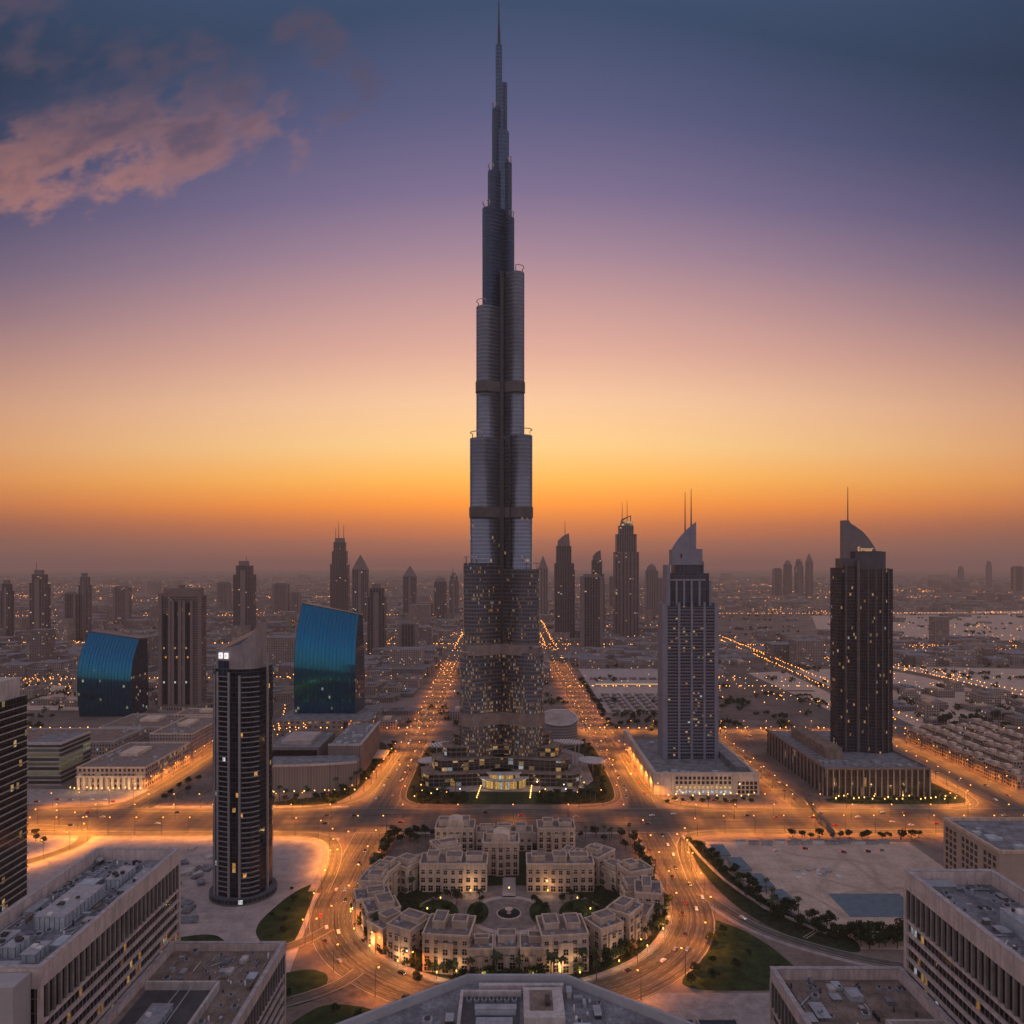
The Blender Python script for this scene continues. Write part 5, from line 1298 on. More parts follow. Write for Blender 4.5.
for s, sn in ((-1, "left"), (1, "right")):
    for i in range(9):
        a = 122 + i * 13.4
        ang = R(a) if s < 0 else R(180 - a)
        off = r5.uniform(-4.5, 2.5)
        x, y = OX + (87 + off) * math.cos(ang), OY + (70 + off) * math.sin(ang)
        rz = math.atan2(70 * math.cos(ang), -86 * math.sin(ang))
        town_house(f"sand coloured house, {ords[i]} from the back along the {sn} curve of the oval block", x, y, r5.uniform(14.5, 18.5), r5.uniform(15, 22), r5.choice((13, 15.5, 17.5, 19, 20.5)) + r5.uniform(-.6, .6), rz + r5.uniform(-.10, .10), 4, False, i + (10 if s > 0 else 0), (0, 1, 2, 3), (1, 3 + i % 3) if i % 3 == 0 else None)
town_house("tall central gatehouse with a rounded gable at the back of the oval block's court", -8, 538, 26, 20, 23, 0, 4, True, 3, (0, 1, 3))
town_house("long house facing the court left of the central gatehouse", -40, 511, 46, 19, 18.5, 0, 4, False, 4, (0, 1, 3), (1, 4))
town_house("long house facing the court right of the central gatehouse", 33, 511, 46, 19, 18.5, 0, 4, False, 5, (0, 1, 3), (-1, 4))
town_house("back left house of the oval block facing the boulevard", -44, 574, 30, 19, 20, 0, 4, True, 6, (0, 1, 3))
town_house("back right house of the oval block facing the boulevard", 34, 574, 29, 19, 20, 0, 4, False, 7, (0, 1, 3), (1, 4))
town_house("low linking house at the back middle of the oval block", -6, 580, 44, 15, 14, 0, 3, False, 8, (0,))
town_house("front left corner house of the oval block with tall arched openings", -35, 414, 26, 23, 20, R(-6), 4, False, 9, (0, 1, 3), (1, 3))
town_house("front right corner house of the oval block with tall arched openings", 28, 414, 26, 23, 20, R(6), 4, False, 10, (0, 1, 3), (-1, 3))
town_house("small front house left of the middle one in the oval block", -17.5, 408, 14, 15, 13.5, 0, 3, False, 11, (0, 1, 3))
town_house("small middle front house of the oval block", -3, 412, 13, 15, 12, 0, 3, False, 12, (0,))
town_house("small front house right of the middle one in the oval block", 11.5, 408, 14, 15, 14, 0, 3, False, 13, (0, 1, 3))
t = thing("fountain", "round stepped fountain in the middle of the oval block's court", "fountain", (-2, 470, 0))
q = MB(); q.cyl(0, 0, 8, 8, 0, .9, 24); q.build("basin", M['stone'], t); q = MB(); q.cyl(0, 0, 7.2, 7.2, .91, .95, 24); q.build("water", M['water'], t); q = MB(); q.cyl(0, 0, 1.6, .7, .95, 3.2, 12); q.cyl(0, 0, 2.4, 2.6, 3.2, 3.6, 12); q.build("bowl", M['stone2'], t)
for i in range(12):
    a = i * PI / 6
    plaza_light(-2 + 52 * math.cos(a), 470 + 30 * math.sin(a), 'warm_on', "warm garden lamp in the court of the oval block", "garden lamps in the oval block's court", 3.2, .4, P=1300 if i % 2 == 0 else 0)
for i in range(20):
    a = R(128 + i * 284 / 19)
    plaza_light(-2 + 101 * math.cos(a), 478 + 88 * math.sin(a), 'warm_on', "small warm garden lamp in the planting round the outside of the oval block", "garden lamps round the outside of the oval block", 3.2, .35, P=1300)
plaza_light(-30, 398, 'warm_on', "small warm garden lamp before the front left corner house of the oval block", None, 3.2, .35, P=1300)
plaza_light(26, 398, 'warm_on', "small warm garden lamp before the front right corner house of the oval block", None, 3.2, .35, P=1300)

# ================================================================== NEAR ROOFTOPS
M['slotwin'] = facade("near_office_windows", 4.1, 2.05, (.012, .013, .016), (.15, .13, .125), .26, .1, .11, (1.0, .50, .12), .9, grough=.1, frough=.7, tint=.7)
M['tallwin'] = plain("near_tall_glass", (.012, .013, .016), .1, var=.4, scale=.4, spec=.6)
M['band'] = plain("pinkish_concrete_band", (.62, .52, .485), .8, var=.15, scale=.25, streak=.32)
M['fin'] = plain("grey_fin", (.24, .22, .21), .7)
M['coping'] = plain("weathered_coping", (.40, .36, .355), .8, var=.3, scale=.5)
def near_block(label, x0, x1, y0, y1, h, inner_east, roof='roofgrey', top=6.0, tall=10.0, drop=4.5, yfins=2.95, zbase=0):
    """flat roofed office; the wall facing the picture's middle (inner_east: its +x wall) gets bands, fins and floors"""
    t = thing("office_building", label, "office building", (0, 0, 0))
    xi, sgn = (x1, 1) if inner_east else (x0, -1)
    q = MB(); q.box(x0 + .9, x1 - .9, y0 + .9, y1 - .9, 0, h - drop, 0, 1); q.build("wall", [M['slotwin'], M[roof]], t)
    w = 1.5
    q = MB(); q.box(x0, x1, y0, y0 + w, h - top, h); q.box(x0, x1, y1 - w, y1, h - top, h); q.box(x0, x0 + w, y0 + w, y1 - w, h - top, h); q.box(x1 - w, x1, y0 + w, y1 - w, h - top, h)
    q.build("parapet", M['band'], t)
    q = MB(); q.box(x0 - .12, x1 + .12, y0 - .12, y0 + w + .1, h, h + .22); q.box(x0 - .12, x1 + .12, y1 - w - .1, y1 + .12, h, h + .22); q.box(x0 - .12, x0 + w + .1, y0 + w + .1, y1 - w - .1, h, h + .22); q.box(x1 - w - .1, x1 + .12, y0 + w + .1, y1 - w - .1, h, h + .22)
    q.build("coping", M['coping'], t)
    n = int((y1 - y0 - 2) / yfins)
    fq = MB(); fq.box(min(0, -sgn * 1.1), max(0, -sgn * 1.1), -.42, .42, h - top - tall, h - top)
    fp = None
    for k in range(n + 1):
        if fp is None: fp = fq.build("fin", M['fin'], t); o = fp
        else: o = fp.copy(); COL.objects.link(o); o.parent = t
        o.location = (xi - sgn * .05, y0 + 1 + k * (y1 - y0 - 2) / n, 0)
    q = MB(); xx = xi - sgn * .85; q.face([(xx, y0 + 1, h - top - tall), (xx, y1 - 1, h - top - tall), (xx, y1 - 1, h - top), (xx, y0 + 1, h - top)][::sgn]); q.build("tall_window_row", M['tallwin'], t)
    z = h - top - tall; fl = None; k = 0
    while z > zbase and k < 26:
        if fl is None:
            q = MB(); q.box(min(xi - sgn * 1.2, xi), max(xi - sgn * 1.2, xi), y0, y1, -1.0, 0, 0, 0, True); fl = q.build("floor_band", M['band'], t); o = fl
        else: o = fl.copy(); COL.objects.link(o); o.parent = t
        o.location = (0, 0, z); z -= 4.1; k += 1
    q = MB(); q.box(xi - .9 if sgn > 0 else xi - .1, xi + .1 if sgn > 0 else xi + .9, y1 - 1.4, y1 + .1, 0, h - top); q.box(xi - .9 if sgn > 0 else xi - .1, xi + .1 if sgn > 0 else xi + .9, y0 - .1, y0 + 1.4, 0, h - top); q.build("corner_pier", M['band'], t)
    return t
def roof_box(parent, x0, x1, y0, y1, z0, z1, mat='duct', name="rooftop_unit", detail=True):
    q = MB(); q.box(x0, x1, y0, y1, z0, z1)
    o = q.build(name, M[mat], parent)
    if detail and (x1 - x0) > 3.5 and (y1 - y0) > 5:
        r_ = random.Random(int(x0 * 13 + y0 * 7))
        q = MB()
        for k in range(int((y1 - y0) / 2.2)): q.box(x1, x1 + .08, y0 + .3 + k * 2.2, y0 + .42 + k * 2.2, z0, z1)
        for k in range(int((x1 - x0) / 1.6)): q.box(x0 + .3 + k * 1.6, x0 + .42 + k * 1.6, y0 - .08, y0, z0, z1)
        q.build("panel_seams", M['darkmetal'], o)["kind"] = "stuff"
        for k in range(3):
            q = MB(); x, y, s_ = r_.uniform(x0 + 1, x1 - 1), r_.uniform(y0 + 1, y1 - 1), r_.uniform(.3, .8); q.box(x - s_, x + s_, y - s_, y + s_, z1 + .18, z1 + r_.uniform(.5, 1.2)); q.build("vent_hood", M[r_.choice(['darkmetal', 'metal', 'white'])], o)
    if detail:
        q = MB(); q.box(x0 - .15, x1 + .15, y0 - .15, y1 + .15, z1, z1 + .18); q.build("cover", M['metal'] if mat != 'metal' else M['duct'], o)
    return o
def fan_unit(parent, x, y, z, s=1.4):
    q = MB(); q.box(x - s, x + s, y - s * .8, y + s * .8, z, z + s * 1.1); o = q.build("cooling_unit", M['metal'], parent)
    q = MB(); q.cyl(x, y, s * .6, s * .6, z + s * 1.1, z + s * 1.1 + .35, 12); q.build("fan", M['darkmetal'], o)
def pipe(parent, pts, r=.22, mat='metal'):
    q = MB(); q.tube(pts, r, 6); q.build("pipe", M[mat], parent)
def clutter(t, x0, x1, y0, y1, z, n, seed, keep=()):
    r_ = random.Random(seed); got = list(keep); c = 0; tries = 0
    while c < n and tries < n * 10:
        tries += 1; x, y = r_.uniform(x0, x1), r_.uniform(y0, y1); a, b = r_.uniform(.3, 1.7), r_.uniform(.3, 2.2)
        if any(gx0 - a < x < gx1 + a and gy0 - b < y < gy1 + b for gx0, gx1, gy0, gy1 in got): continue
        got.append((x - a, x + a, y - b, y + b)); c += 1; k = r_.random()
        if k < .25: fan_unit(t, x, y, z, min(a, 1.1) + .2)
        elif k < .6: roof_box(t, x - a, x + a, y - b, y + b, z, z + r_.uniform(.35, 1.6), r_.choice(['duct', 'metal', 'roofgrey', 'darkmetal', 'concrete', 'roofbrown']), r_.choice(["rooftop_unit", "duct", "equipment_base"]), r_.random() < .5)
        elif k < .8:
            p_ = r_.uniform(2, 7) * r_.choice((-1, 1)); pipe(t, [(x, y, z), (x, y, z + .5), (x + (p_ if r_.random() < .3 else 0), max(min(y + p_, y1), y0), z + .5)], r_.uniform(.1, .22), r_.choice(['metal', 'white', 'darkmetal', 'duct']))
        else:
            q = MB(); q.cyl(x, y, .35, .3, z, z + r_.uniform(.8, 1.8), 8); q.build("vent", M[r_.choice(['metal', 'white', 'darkmetal'])], t)
# left near building
t = near_block("large pale office at the lower left with a cluttered flat roof", -169, -135, 211, 300, 108, True)
zr = 103.5
roof_box(t, -157, -147, 242, 266, zr, zr + 4.2, 'duct', "plant_room")
q = MB(); q.box(-154, -152.4, 250, 251.4, zr + 4.4, zr + 5.2); q.box(-151, -150, 255, 256, zr + 4.4, zr + 5.0); q.build("vent", M['darkmetal'], t)
roof_box(t, -150, -145, 272, 284, zr, zr + 3.6, 'duct', "plant_room"); roof_box(t, -143.6, -139, 268, 288, zr, zr + 1.2, 'roofbrown', "roof_deck")
for x, y, w, d, h_ in ((-160, 232, 5, 9, 2.6), (-153.5, 228, 4, 7, 3.2), (-146, 226, 4.6, 8, 2.4), (-163, 221, 6, 7, 2), (-150, 217, 8, 5, 1.8), (-142, 232, 3, 6, 1.6), (-165, 256, 3, 10, 1.5), (-158, 276, 6, 5, 1.2)):
    roof_box(t, x - w / 2, x + w / 2, y - d / 2, y + d / 2, zr, zr + h_, rng.choice(['duct', 'metal', 'duct']))
for x, y in ((-162, 285), (-158.5, 288), (-155, 284), (-160, 293), (-153, 292), (-148, 293), (-165, 272), (-165, 266), (-141, 258), (-140.5, 252), (-141, 246), (-163, 243)): fan_unit(t, x, y, zr, rng.uniform(.8, 1.3))
pipe(t, [(-146.4, 240, zr + .8), (-146.4, 268, zr + .8), (-152, 270, zr + .8), (-152, 290, zr + .8)]); pipe(t, [(-139.5, 215, zr + .5), (-139.5, 262, zr + .5), (-144, 264, zr + .5)], .3, 'duct'); pipe(t, [(-166, 215, zr + .5), (-166, 296, zr + .5)], .25)
for k in range(9): roof_box(t, -163 + k * .2, -160.5 + k * .2, 275 + k * 1.9, 276.2 + k * 1.9, zr, zr + .7, 'metal', "cable_tray", False)
q = MB(); q.box(-172, -137.5, 203, 210.6, 0, 107, 0); q.build("front_wing", plain("pale_tiled_panels", (.40, .375, .375), .7, var=.08), t)
clutter(t, -166, -138, 214, 297, 103.5, 85, 5, [(-157, -147, 242, 266), (-150, -145, 272, 284), (-143.6, -139, 268, 288), (-165, -142, 212, 236)])
# right near building
t = near_block("large pale office at the lower right with a roof plant room", 133, 163, 150, 250, 120, False)
zr = 115.5
roof_box(t, 147, 155, 200, 222, zr, zr + 4.4, 'duct', "plant_room"); roof_box(t, 154.5, 160, 196, 206, zr, zr + 3.8, 'metal', "plant_room")
q = MB()
for k in range(14): q.box(147 + k * .58, 147.12 + k * .58, 199.7, 200, zr + .4, zr + 4.0)
q.build("louvre", M['fin'], t)
for x, y in ((140, 236), (141.5, 240), (156, 240), (159, 234), (140, 205), (143, 185), (150, 180), (157, 178), (143, 168)): fan_unit(t, x, y, zr, rng.uniform(.8, 1.3))
pipe(t, [(137, 160, zr + .4), (137, 244, zr + .4), (158, 244, zr + .4)], .28); pipe(t, [(144, 160, zr + .4), (144, 196, zr + .4), (150, 198, zr + .4)], .3, 'duct'); pipe(t, [(139, 214, zr + .4), (146, 214, zr + .4)], .2)
q = MB(); q.cyl(150.5, 214, .9, .7, zr + 4.6, zr + 5.6, 10); q.build("vent", M['white'], t); pipe(t, [(152, 246, zr), (152, 246, zr + 5.5)], .12)
roof_box(t, 136, 146, 242, 247, zr, zr + 2.2, 'roofgrey', "roof_tank")
clutter(t, 136, 160, 156, 247, 115.5, 46, 6, [(147, 155, 200, 222), (154.5, 160, 196, 206)])
# lower left wing
t = near_block("lower brown roofed office tucked beside the large left office", -134, -89, 226, 290, 75, True, 'roofbrown', 4.0, 8.0, 3.0)
zr = 72
q = MB(); q.box(-130, -105, 228, 262, zr + .02, zr + .1); q.build("roof_well", M['mech_dark'], t)
q = MB(); q.box(-130.6, -104.2, 262, 263, zr, zr + 3.0); q.box(-105, -104, 228, 262, zr, zr + 3.0); q.build("well_wall", M['concrete'], t)
roof_box(t, -122, -115, 236, 250, zr, zr + 2.4, 'duct'); pipe(t, [(-118, 250, zr + 1), (-117, 258, zr + 2), (-116.6, 262, zr + 3.4)], .2); pipe(t, [(-113.5, 240, zr + 1), (-113, 258, zr + 2.4), (-112.6, 262, zr + 3.4)], .2)
for x, y in ((-126, 282), (-124, 281), (-112, 284), (-109, 276), (-97, 280), (-95.6, 276), (-96.4, 271), (-97.6, 266), (-98.4, 258), (-99.6, 252), (-100.6, 240), (-126, 268)): fan_unit(t, x, y, zr, rng.uniform(.5, .9))
pipe(t, [(-108, 268, zr + .3), (-100, 282, zr + .3)], .15)
clutter(t, -128, -93, 229, 287, 72, 42, 7, [(-131, -104, 226, 264)])
# lower right wing
t = near_block("lower brown roofed office tucked beside the large right office", 87.5, 131.8, 190, 250, 87, False, 'roofbrown', 4.0, 9.0, 3.6)
zr = 83.4
q = MB(); q.box(114, 130, 192, 222, zr + .02, zr + .1); q.build("roof_well", M['mech_dark'], t)
q = MB(); q.box(113, 130, 222, 223, zr, zr + 2.6); q.box(113, 114, 192, 222, zr, zr + 2.6); q.build("well_wall", M['concrete'], t)
pipe(t, [(122, 214, zr + .4), (122.6, 221, zr + 3)], .15)
for x, y in ((98, 242), (100, 243), (106, 242.5), (108, 243), (112, 241), (114, 242), (121, 243), (124, 242), (127, 241.6)): fan_unit(t, x, y, zr, rng.uniform(.6, 1.0))
roof_box(t, 108.5, 112.5, 236, 241, zr, zr + 1.6, 'duct'); roof_box(t, 94, 98, 226, 234, zr, zr + 1.0, 'roofgrey'); pipe(t, [(91, 200, zr + .4), (91.6, 246, zr + .4)], .25, 'darkmetal')
clutter(t, 90, 129, 193, 247, 83.4, 42, 8, [(112, 131, 190, 224)])
# near angular roof at the bottom middle
t = thing("office_building", "grey angular rooftop with slanting parapets at the bottom middle", "office building", (0, 0, 0))
AP = [(-58, 164), (58, 164), (58, 172.5), (14.8, 204), (-12.2, 204), (-58, 171.5)]
hN = 110
q = MB(); q.prism(AP, 0, hN - 2.4, 0, 1); q.build("wall", [M['slotwin'], M['roofgrey']], t)
q = MB()
for a, b in zip(AP[2:-1], AP[3:]):
    seg_slab(q, a, b, .6, hN - 5, 5)
q.build("parapet", plain("grey_coping", (.36, .37, .40), .75, var=.12), t)
q = MB(); q.box(-9, 14, 200.4, 201.6, hN - 2.4, hN - .8); q.build("inner_upstand", M['concrete'], t)
zr = hN - 2.4
q = MB(); q.box(-13, 2, 184, 197.5, zr + .01, zr + .08); q.build("roof_well", M['mech_dark'], t)
q = MB(); q.box(-13.8, -13, 180, 198.3, zr, zr + 1.6); q.box(-13, 2.4, 197.5, 198.3, zr, zr + 1.6); q.build("well_upstand", M['concrete'], t)
for k in range(7): fan_unit(t, -11.4 + k * 2.0, 195.6, zr, .7)
roof_box(t, -9.5, 1, 189.5, 191.5, zr, zr + 1.6, 'duct', "duct"); roof_box(t, -16.6, -14.8, 184, 187, zr, zr + 2.0, 'darkmetal')
roof_box(t, -9, 0, 183, 187, zr, zr + .9, 'roofbrown', "roof_deck")
q = MB(); q.box(3, 13.4, 185, 198.4, zr, zr + 2.2); q.build("plant_room", M['concrete'], t)
q = MB(); q.box(4.6, 10.6, 188, 196.8, zr + 2.2, zr + 2.36); q.build("plant_room_roof", M['roofbrown'], t); q = MB(); q.box(8.6, 9.8, 189.6, 193, zr + 2.36, zr + 3.4); q.build("hatch", M['darkmetal'], t)
fan_unit(t, 17, 186, zr, .8); roof_box(t, 15.6, 19.6, 183.6, 184.6, zr, zr + 1.0, 'metal'); pipe(t, [(16, 190, zr), (16, 190, zr + 2.6)], .16, 'white'); pipe(t, [(24, 170, zr + .2), (24, 194, zr + .2)], .14); pipe(t, [(-24, 172, zr + .2), (-20, 192, zr + .2)], .14)
clutter(t, -40, 40, 168, 180, hN - 2.4, 14, 9)
clutter(t, -10, 24, 186, 199, hN - 2.4, 9, 10, [(-15, 14.5, 180, 200)])
clutter(t, -28, -14, 178, 190, hN - 2.4, 6, 12)
# dark tower at the left edge
t = thing("office_tower", "dark glass tower with thin pale floor lines cut by the left edge", "tower", (0, 0, 0))
q = MB(); q.box(-345, -283, 322, 430, 0, 147, 0, 1); q.build("shaft", [facade("edge_tower_glass", 4.1, 2.4, (.016, .018, .02), (.05, .045, .045), .06, .1, .035, (1, .6, .2), 1.2, grough=.1), M['roofgrey']], t)
q = MB(); q.box(-345.4, -284.5, 330, 426, 147, 158); q.build("crown_wall", M['concrete'], t)
fb = None
for k in range(33):
    if fb is None:
        q = MB(); q.box(-345.6, -282.4, 321.2, 430.6, -.3, .3, 0, 0, True); fb = q.build("floor_band", plain("pale_floor_edge", (.42, .39, .37), .6), t); o = fb
    else: o = fb.copy(); COL.objects.link(o); o.parent = t
    o.location = (0, 0, 10 + k * 4.1)

# ================================================================== TOWNHOUSES, LOW HOUSES AND THE SPREADING CITY
M['thouse'] = facade("townhouse_walls", 3.6, 3.4, (.03, .026, .025), (.36, .28, .235), .42, .38, .10, (1, .55, .2), 1.4, frough=.85)
def make_townhouse(k):
    t = thing("townhouse", "x", "townhouse"); h = 13 + k * 2
    q = MB(); q.box(-7, 7, -9, 9, 0, h, 0, 1); q.box(-2.5, 2.5, -10.2, -9, 0, h - 3, 0, 1); q.box(-8, -7, -3, 3, 0, h - 2, 0, 1); q.build("wall", [M['thouse'], M['terrace']], t)
    q = MB(); q.box(-7.2, 7.2, -9.2, -8.6, h, h + 1); q.box(-7.2, -6.6, -8.6, 9.2, h, h + 1); q.box(6.6, 7.2, -8.6, 9.2, h, h + 1); q.box(-6.6, 6.6, 8.6, 9.2, h, h + 1); q.build("parapet", M['stone'], t)
    q = MB(); q.box(-3 + k * 2, 2 + k * 2, -1, 6, h, h + 3.2); q.build("roof_room", M['stone2'], t)
    return t
tps = [make_townhouse(0), make_townhouse(1)]; ti = 0
for row in range(5):
    for k in range(17):
        x = 505 + row * 27 + rng.uniform(-1.5, 1.5); y = 722 + k * 15.4
        if x > .70 * y - 8 or y > 930 + row * 8: continue
        if ti < 2: o = tps[ti]; o.location = (x, y, 0)
        else: o = place(tps[rng.randrange(2)], (x, y, 0))
        o.rotation_euler = (0, 0, PI / 2 * rng.choice((0, 0, 2)))
        o["label"] = f"tan townhouse in the {'first second third fourth fifth'.split()[row]} row back from the far right avenue"; o["group"] = f"townhouses in the {'first second third fourth fifth'.split()[row]} row by the far right avenue"; ti += 1

lowmats = [facade("low_house_walls", 3.4, 3.6, (.035, .03, .03), c, .5, .42, l, (1, .6, .25), 2.0, seed=i * 5, frough=.9) for i, (c, l) in enumerate((((.30, .25, .235), .05), ((.24, .20, .195), .05), ((.36, .295, .27), .06)))]
def make_low(i, w, d, h):
    t = thing("low_rise_building", "x", "building")
    q = MB(); q.box(-w / 2, w / 2, -d / 2, d / 2, 0, h, 0, 1); q.build("wall", [lowmats[i % 3], (M['terrace'], M['roofgrey'], M['roofbrown'])[i % 3]], t)
    q = MB(); q.box(-w * .25, w * .1, -d * .2, d * .25, h, h + 3); q.build("roof_room", M['stone'] if i % 2 else M['roofgrey'], t)
    return t
lps = [make_low(i, w, d, h) for i, (w, d, h) in enumerate(((34, 22, 12), (22, 20, 9), (48, 26, 15), (28, 40, 10), (60, 30, 9), (20, 26, 19)))]
li = 0
avoid = [(-620, -420, 820, 1100), (-340, -170, 960, 1110), (-540, -420, 1030, 1130)]
def road_clear(x, y, m=26):
    for pts in (av_l, av_r, far_r, far_rr, av_far_l, av_far_r, cross2, cross3, cross4, lat):
        for a, b in zip(pts[:-1], pts[1:]):
            dx_, dy_ = b[0] - a[0], b[1] - a[1]; L2 = dx_ * dx_ + dy_ * dy_
            f = max(0, min(1, ((x - a[0]) * dx_ + (y - a[1]) * dy_) / L2))
            if math.hypot(a[0] + f * dx_ - x, a[1] + f * dy_ - y) < m: return False
    return not any(x0 < x < x1 and y0 < y < y1 for x0, x1, y0, y1 in avoid)
def scatter(n, x0, x1, y0, y1, label, group, protos=range(6)):
    global li
    c = 0; tries = 0; got = []
    while c < n and tries < n * 12:
        tries += 1; x, y = rng.uniform(x0, x1), rng.uniform(y0, y1)
        if abs(x) > .74 * y or not road_clear(x, y, 34) or any(abs(x - a) < 46 and abs(y - b) < 38 for a, b in got): continue
        got.append((x, y)); i = rng.choice(list(protos))
        if lps[i].get("label") == "x": o = lps[i]; o["label"] = label; o["group"] = group; o.location = (x, y, 0)
        else: o = place(lps[i], (x, y, 0), 0, label, group)
        o.rotation_euler = (0, 0, rng.choice((0, PI / 2))); o.scale = (1, 1, rng.uniform(.7, 1.2)); c += 1; li += 1
scatter(34, -900, -170, 1130, 1400, "low building behind the blue glass buildings before the far orange lit cross road", "low buildings behind the blue glass buildings")
scatter(18, -420, -165, 1000, 1280, "low building left of the left avenue behind the taller blue glass building", "low buildings left of the left avenue")
scatter(46, -1500, -170, 1460, 1900, "low building in the hazy left district between the cross roads", "low buildings in the hazy left district")
scatter(12, -95, 75, 1010, 1800, "low building directly behind the tallest tower between the two avenues", "low buildings between the two avenues")
scatter(14, 150, 520, 1560, 1900, "low building at the foot of the lit crown tower", "low buildings at the foot of the lit crown tower")
scatter(24, 600, 1300, 1560, 2050, "low building in the lit district right of the dark hotel", "low buildings in the lit right district")
scatter(18, 580, 800, 1000, 1300, "low building behind the dark hotel", "low buildings behind the dark hotel")
for i, p in enumerate(lps):
    if p.get("label") == "x": p["label"] = "low building in the hazy left district between the cross roads"; p["group"] = "low buildings in the hazy left district"; p.location = (-700 - 90 * i, 1700, 0)
# walled compounds right of the right avenue
area("compound_ground", [(142, 1100), (300, 1100), (350, 1560), (140, 1560)], 'pavelight')
for i in range(7):
    for k in range(9):
        x, y = 156 + k * 19, 1110 + i * 26 + (150 if i > 5 else 0)
        t = place(lps[1], (x, y, 0), 0, "small low house in the neat rows right of the right avenue", "small houses in neat rows right of the right avenue"); t.scale = (.55, .6, .45)
t = thing("lit_wall", "long brightly lit low wall beyond the neat rows of small houses", "wall", (0, 0, 0))
q = MB(); q.box(150, 330, 1330, 1333, 0, 6); q.build("wall", M['pavelight'], t)
q = MB(); q.box(150, 330, 1329.2, 1329.8, 5.2, 5.7); q.build("light_strip", glow("wall_light_strip", (1, .66, .3), 1.3), t)

# far city as one mass, and its lamps as another
mass = MB(); r2 = random.Random(77)
def blk(x, y, w, d, h, m): mass.box(x - w / 2, x + w / 2, y - d / 2, y + d / 2, 0, h, m, 3)
n = 0
while n < 4200:
    y = 1450 + (r2.random() ** 1.9) * 10000; x = r2.uniform(-.78, .78) * y
    if x > .25 * y and 2100 < y < 3400 and r2.random() < .93: continue
    if abs(x - 99) < 40 or abs(x + 134) < 40: continue
    if y < 2150 and (not road_clear(x, y, 30) or (450 < x < 1500 and y < 1620)): continue
    if y < 1950 and 130 < x < 360 and y < 1580: continue
    s = r2.uniform(.7, 2.0) * (1 + y / 7000); h = r2.choice((7, 9, 12, 15, 22)) * r2.uniform(.7, 1.3) * (1 if r2.random() < .96 else 3)
    blk(x, y, 26 * s, 22 * s, h, r2.randrange(3)); n += 1
o = mass.build("distant_city", lowmats + [M['roofgrey']]); tag(o, "low hazy sprawl of the distant city reaching to the horizon", "city", None, 'stuff')
def lights_mesh(name, pts, mat, label):
    mb = MB()
    for x, y, z, s in pts:
        v = [(x + s, y, z), (x, y + s, z), (x - s, y, z), (x, y - s, z), (x, y, z + s), (x, y, z - s)]
        for a, b, c in ((0, 1, 4), (1, 2, 4), (2, 3, 4), (3, 0, 4), (1, 0, 5), (2, 1, 5), (3, 2, 5), (0, 3, 5)): mb.face([v[a], v[b], v[c]])
    o = mb.build(name, mat); tag(o, label, "lights", None, 'stuff'); return o
pts = []
def along(line, step, w, y0=0, jit=3):
    for p in resample(line, step):
        if p[1] < y0 or abs(p[0]) > .75 * p[1]: continue
        for s in (-1, 1):
            x, y = p[0] + s * w + r2.uniform(-jit, jit), p[1] + r2.uniform(-jit, jit); pts.append((x, y, 9, .5 + y / 3600 * r2.uniform(.5, 1.2)))
for ln, st, w, y0 in ((av_l, 30, 13, 1900), (av_r, 30, 13, 1900), (cross2, 18, 14, 0), (cross3, 18, 16, 0), (cross4, 20, 8, 0), (cross5, 30, 24, 0), (cross6, 50, 30, 0), (far_rr, 12, 16, 0), (far_r, 14, 13, 0), (av_far_l, 30, 12, 1300), (lat, 26, 21, 0)): along(ln, st, w, y0)
cl = [(r2.uniform(-.72, .72) * y, y) for y in [1300 + r2.random() ** 1.5 * 6500 for _ in range(60)]]
cl += [gp(px, py) for px, py in ((20, 690), (60, 682), (110, 600), (150, 600), (100, 598), (215, 640), (222, 655), (280, 650), (290, 680), (275, 730), (270, 740), (450, 640), (390, 630), (420, 640), (440, 650), (400, 664), (405, 668), (560, 640), (600, 630), (650, 622), (655, 628), (660, 618), (770, 592), (800, 660), (815, 655), (930, 655), (960, 650), (990, 652), (900, 655), (940, 592), (960, 594), (920, 592), (760, 610), (845, 655), (980, 640), (780, 700), (830, 705), (240, 720), (690, 640))]
for cx, cy in cl:
    sp = cy * .03
    for _ in range(r2.randrange(14, 36)):
        x, y = cx + r2.gauss(0, sp * 1.4), cy + r2.gauss(0, sp); pts.append((x, y, r2.uniform(5, 12), .4 + y / 3600 * r2.uniform(.4, 1.2)))
pts = [p for p in pts if not (p[1] < 1010 and abs(p[0]) < 110)]
lights_mesh("distant_street_lights", pts, glow("distant_lamp_glow", (1, .34, .06), 7.0), "orange street lights scattered over the distant city")
pts = []
for _ in range(2000):
    y = 1250 + r2.random() ** 1.3 * 9000; pts.append((r2.uniform(-.74, .74) * y, y, r2.uniform(4, 16), .3 + y / 3800 * r2.uniform(.3, 1.0)))
lights_mesh("distant_window_lights", pts, glow("distant_pale_glow", (1, .62, .28), 3.0), "pale lights scattered over the distant city")
# dark scrub
mb = MB(); r3 = random.Random(4)
for _ in range(620):
    y = 1000 + r3.random() ** 1.4 * 2600; x = r3.uniform(-.74, .74) * y
    if not road_clear(x, y, 24): continue
    for _ in range(r3.randrange(2, 6)):
        X, Y_ = x + r3.gauss(0, 16), y + r3.gauss(0, 12); leaf_crown(mb, X, Y_, 3.5, r3.uniform(4, 8), 4, 18, 2.4, r3)
o = mb.build("distant_scrub", M['leaf']); tag(o, "dark scrub and trees dotted over the distant city", "scrub", None, 'stuff')

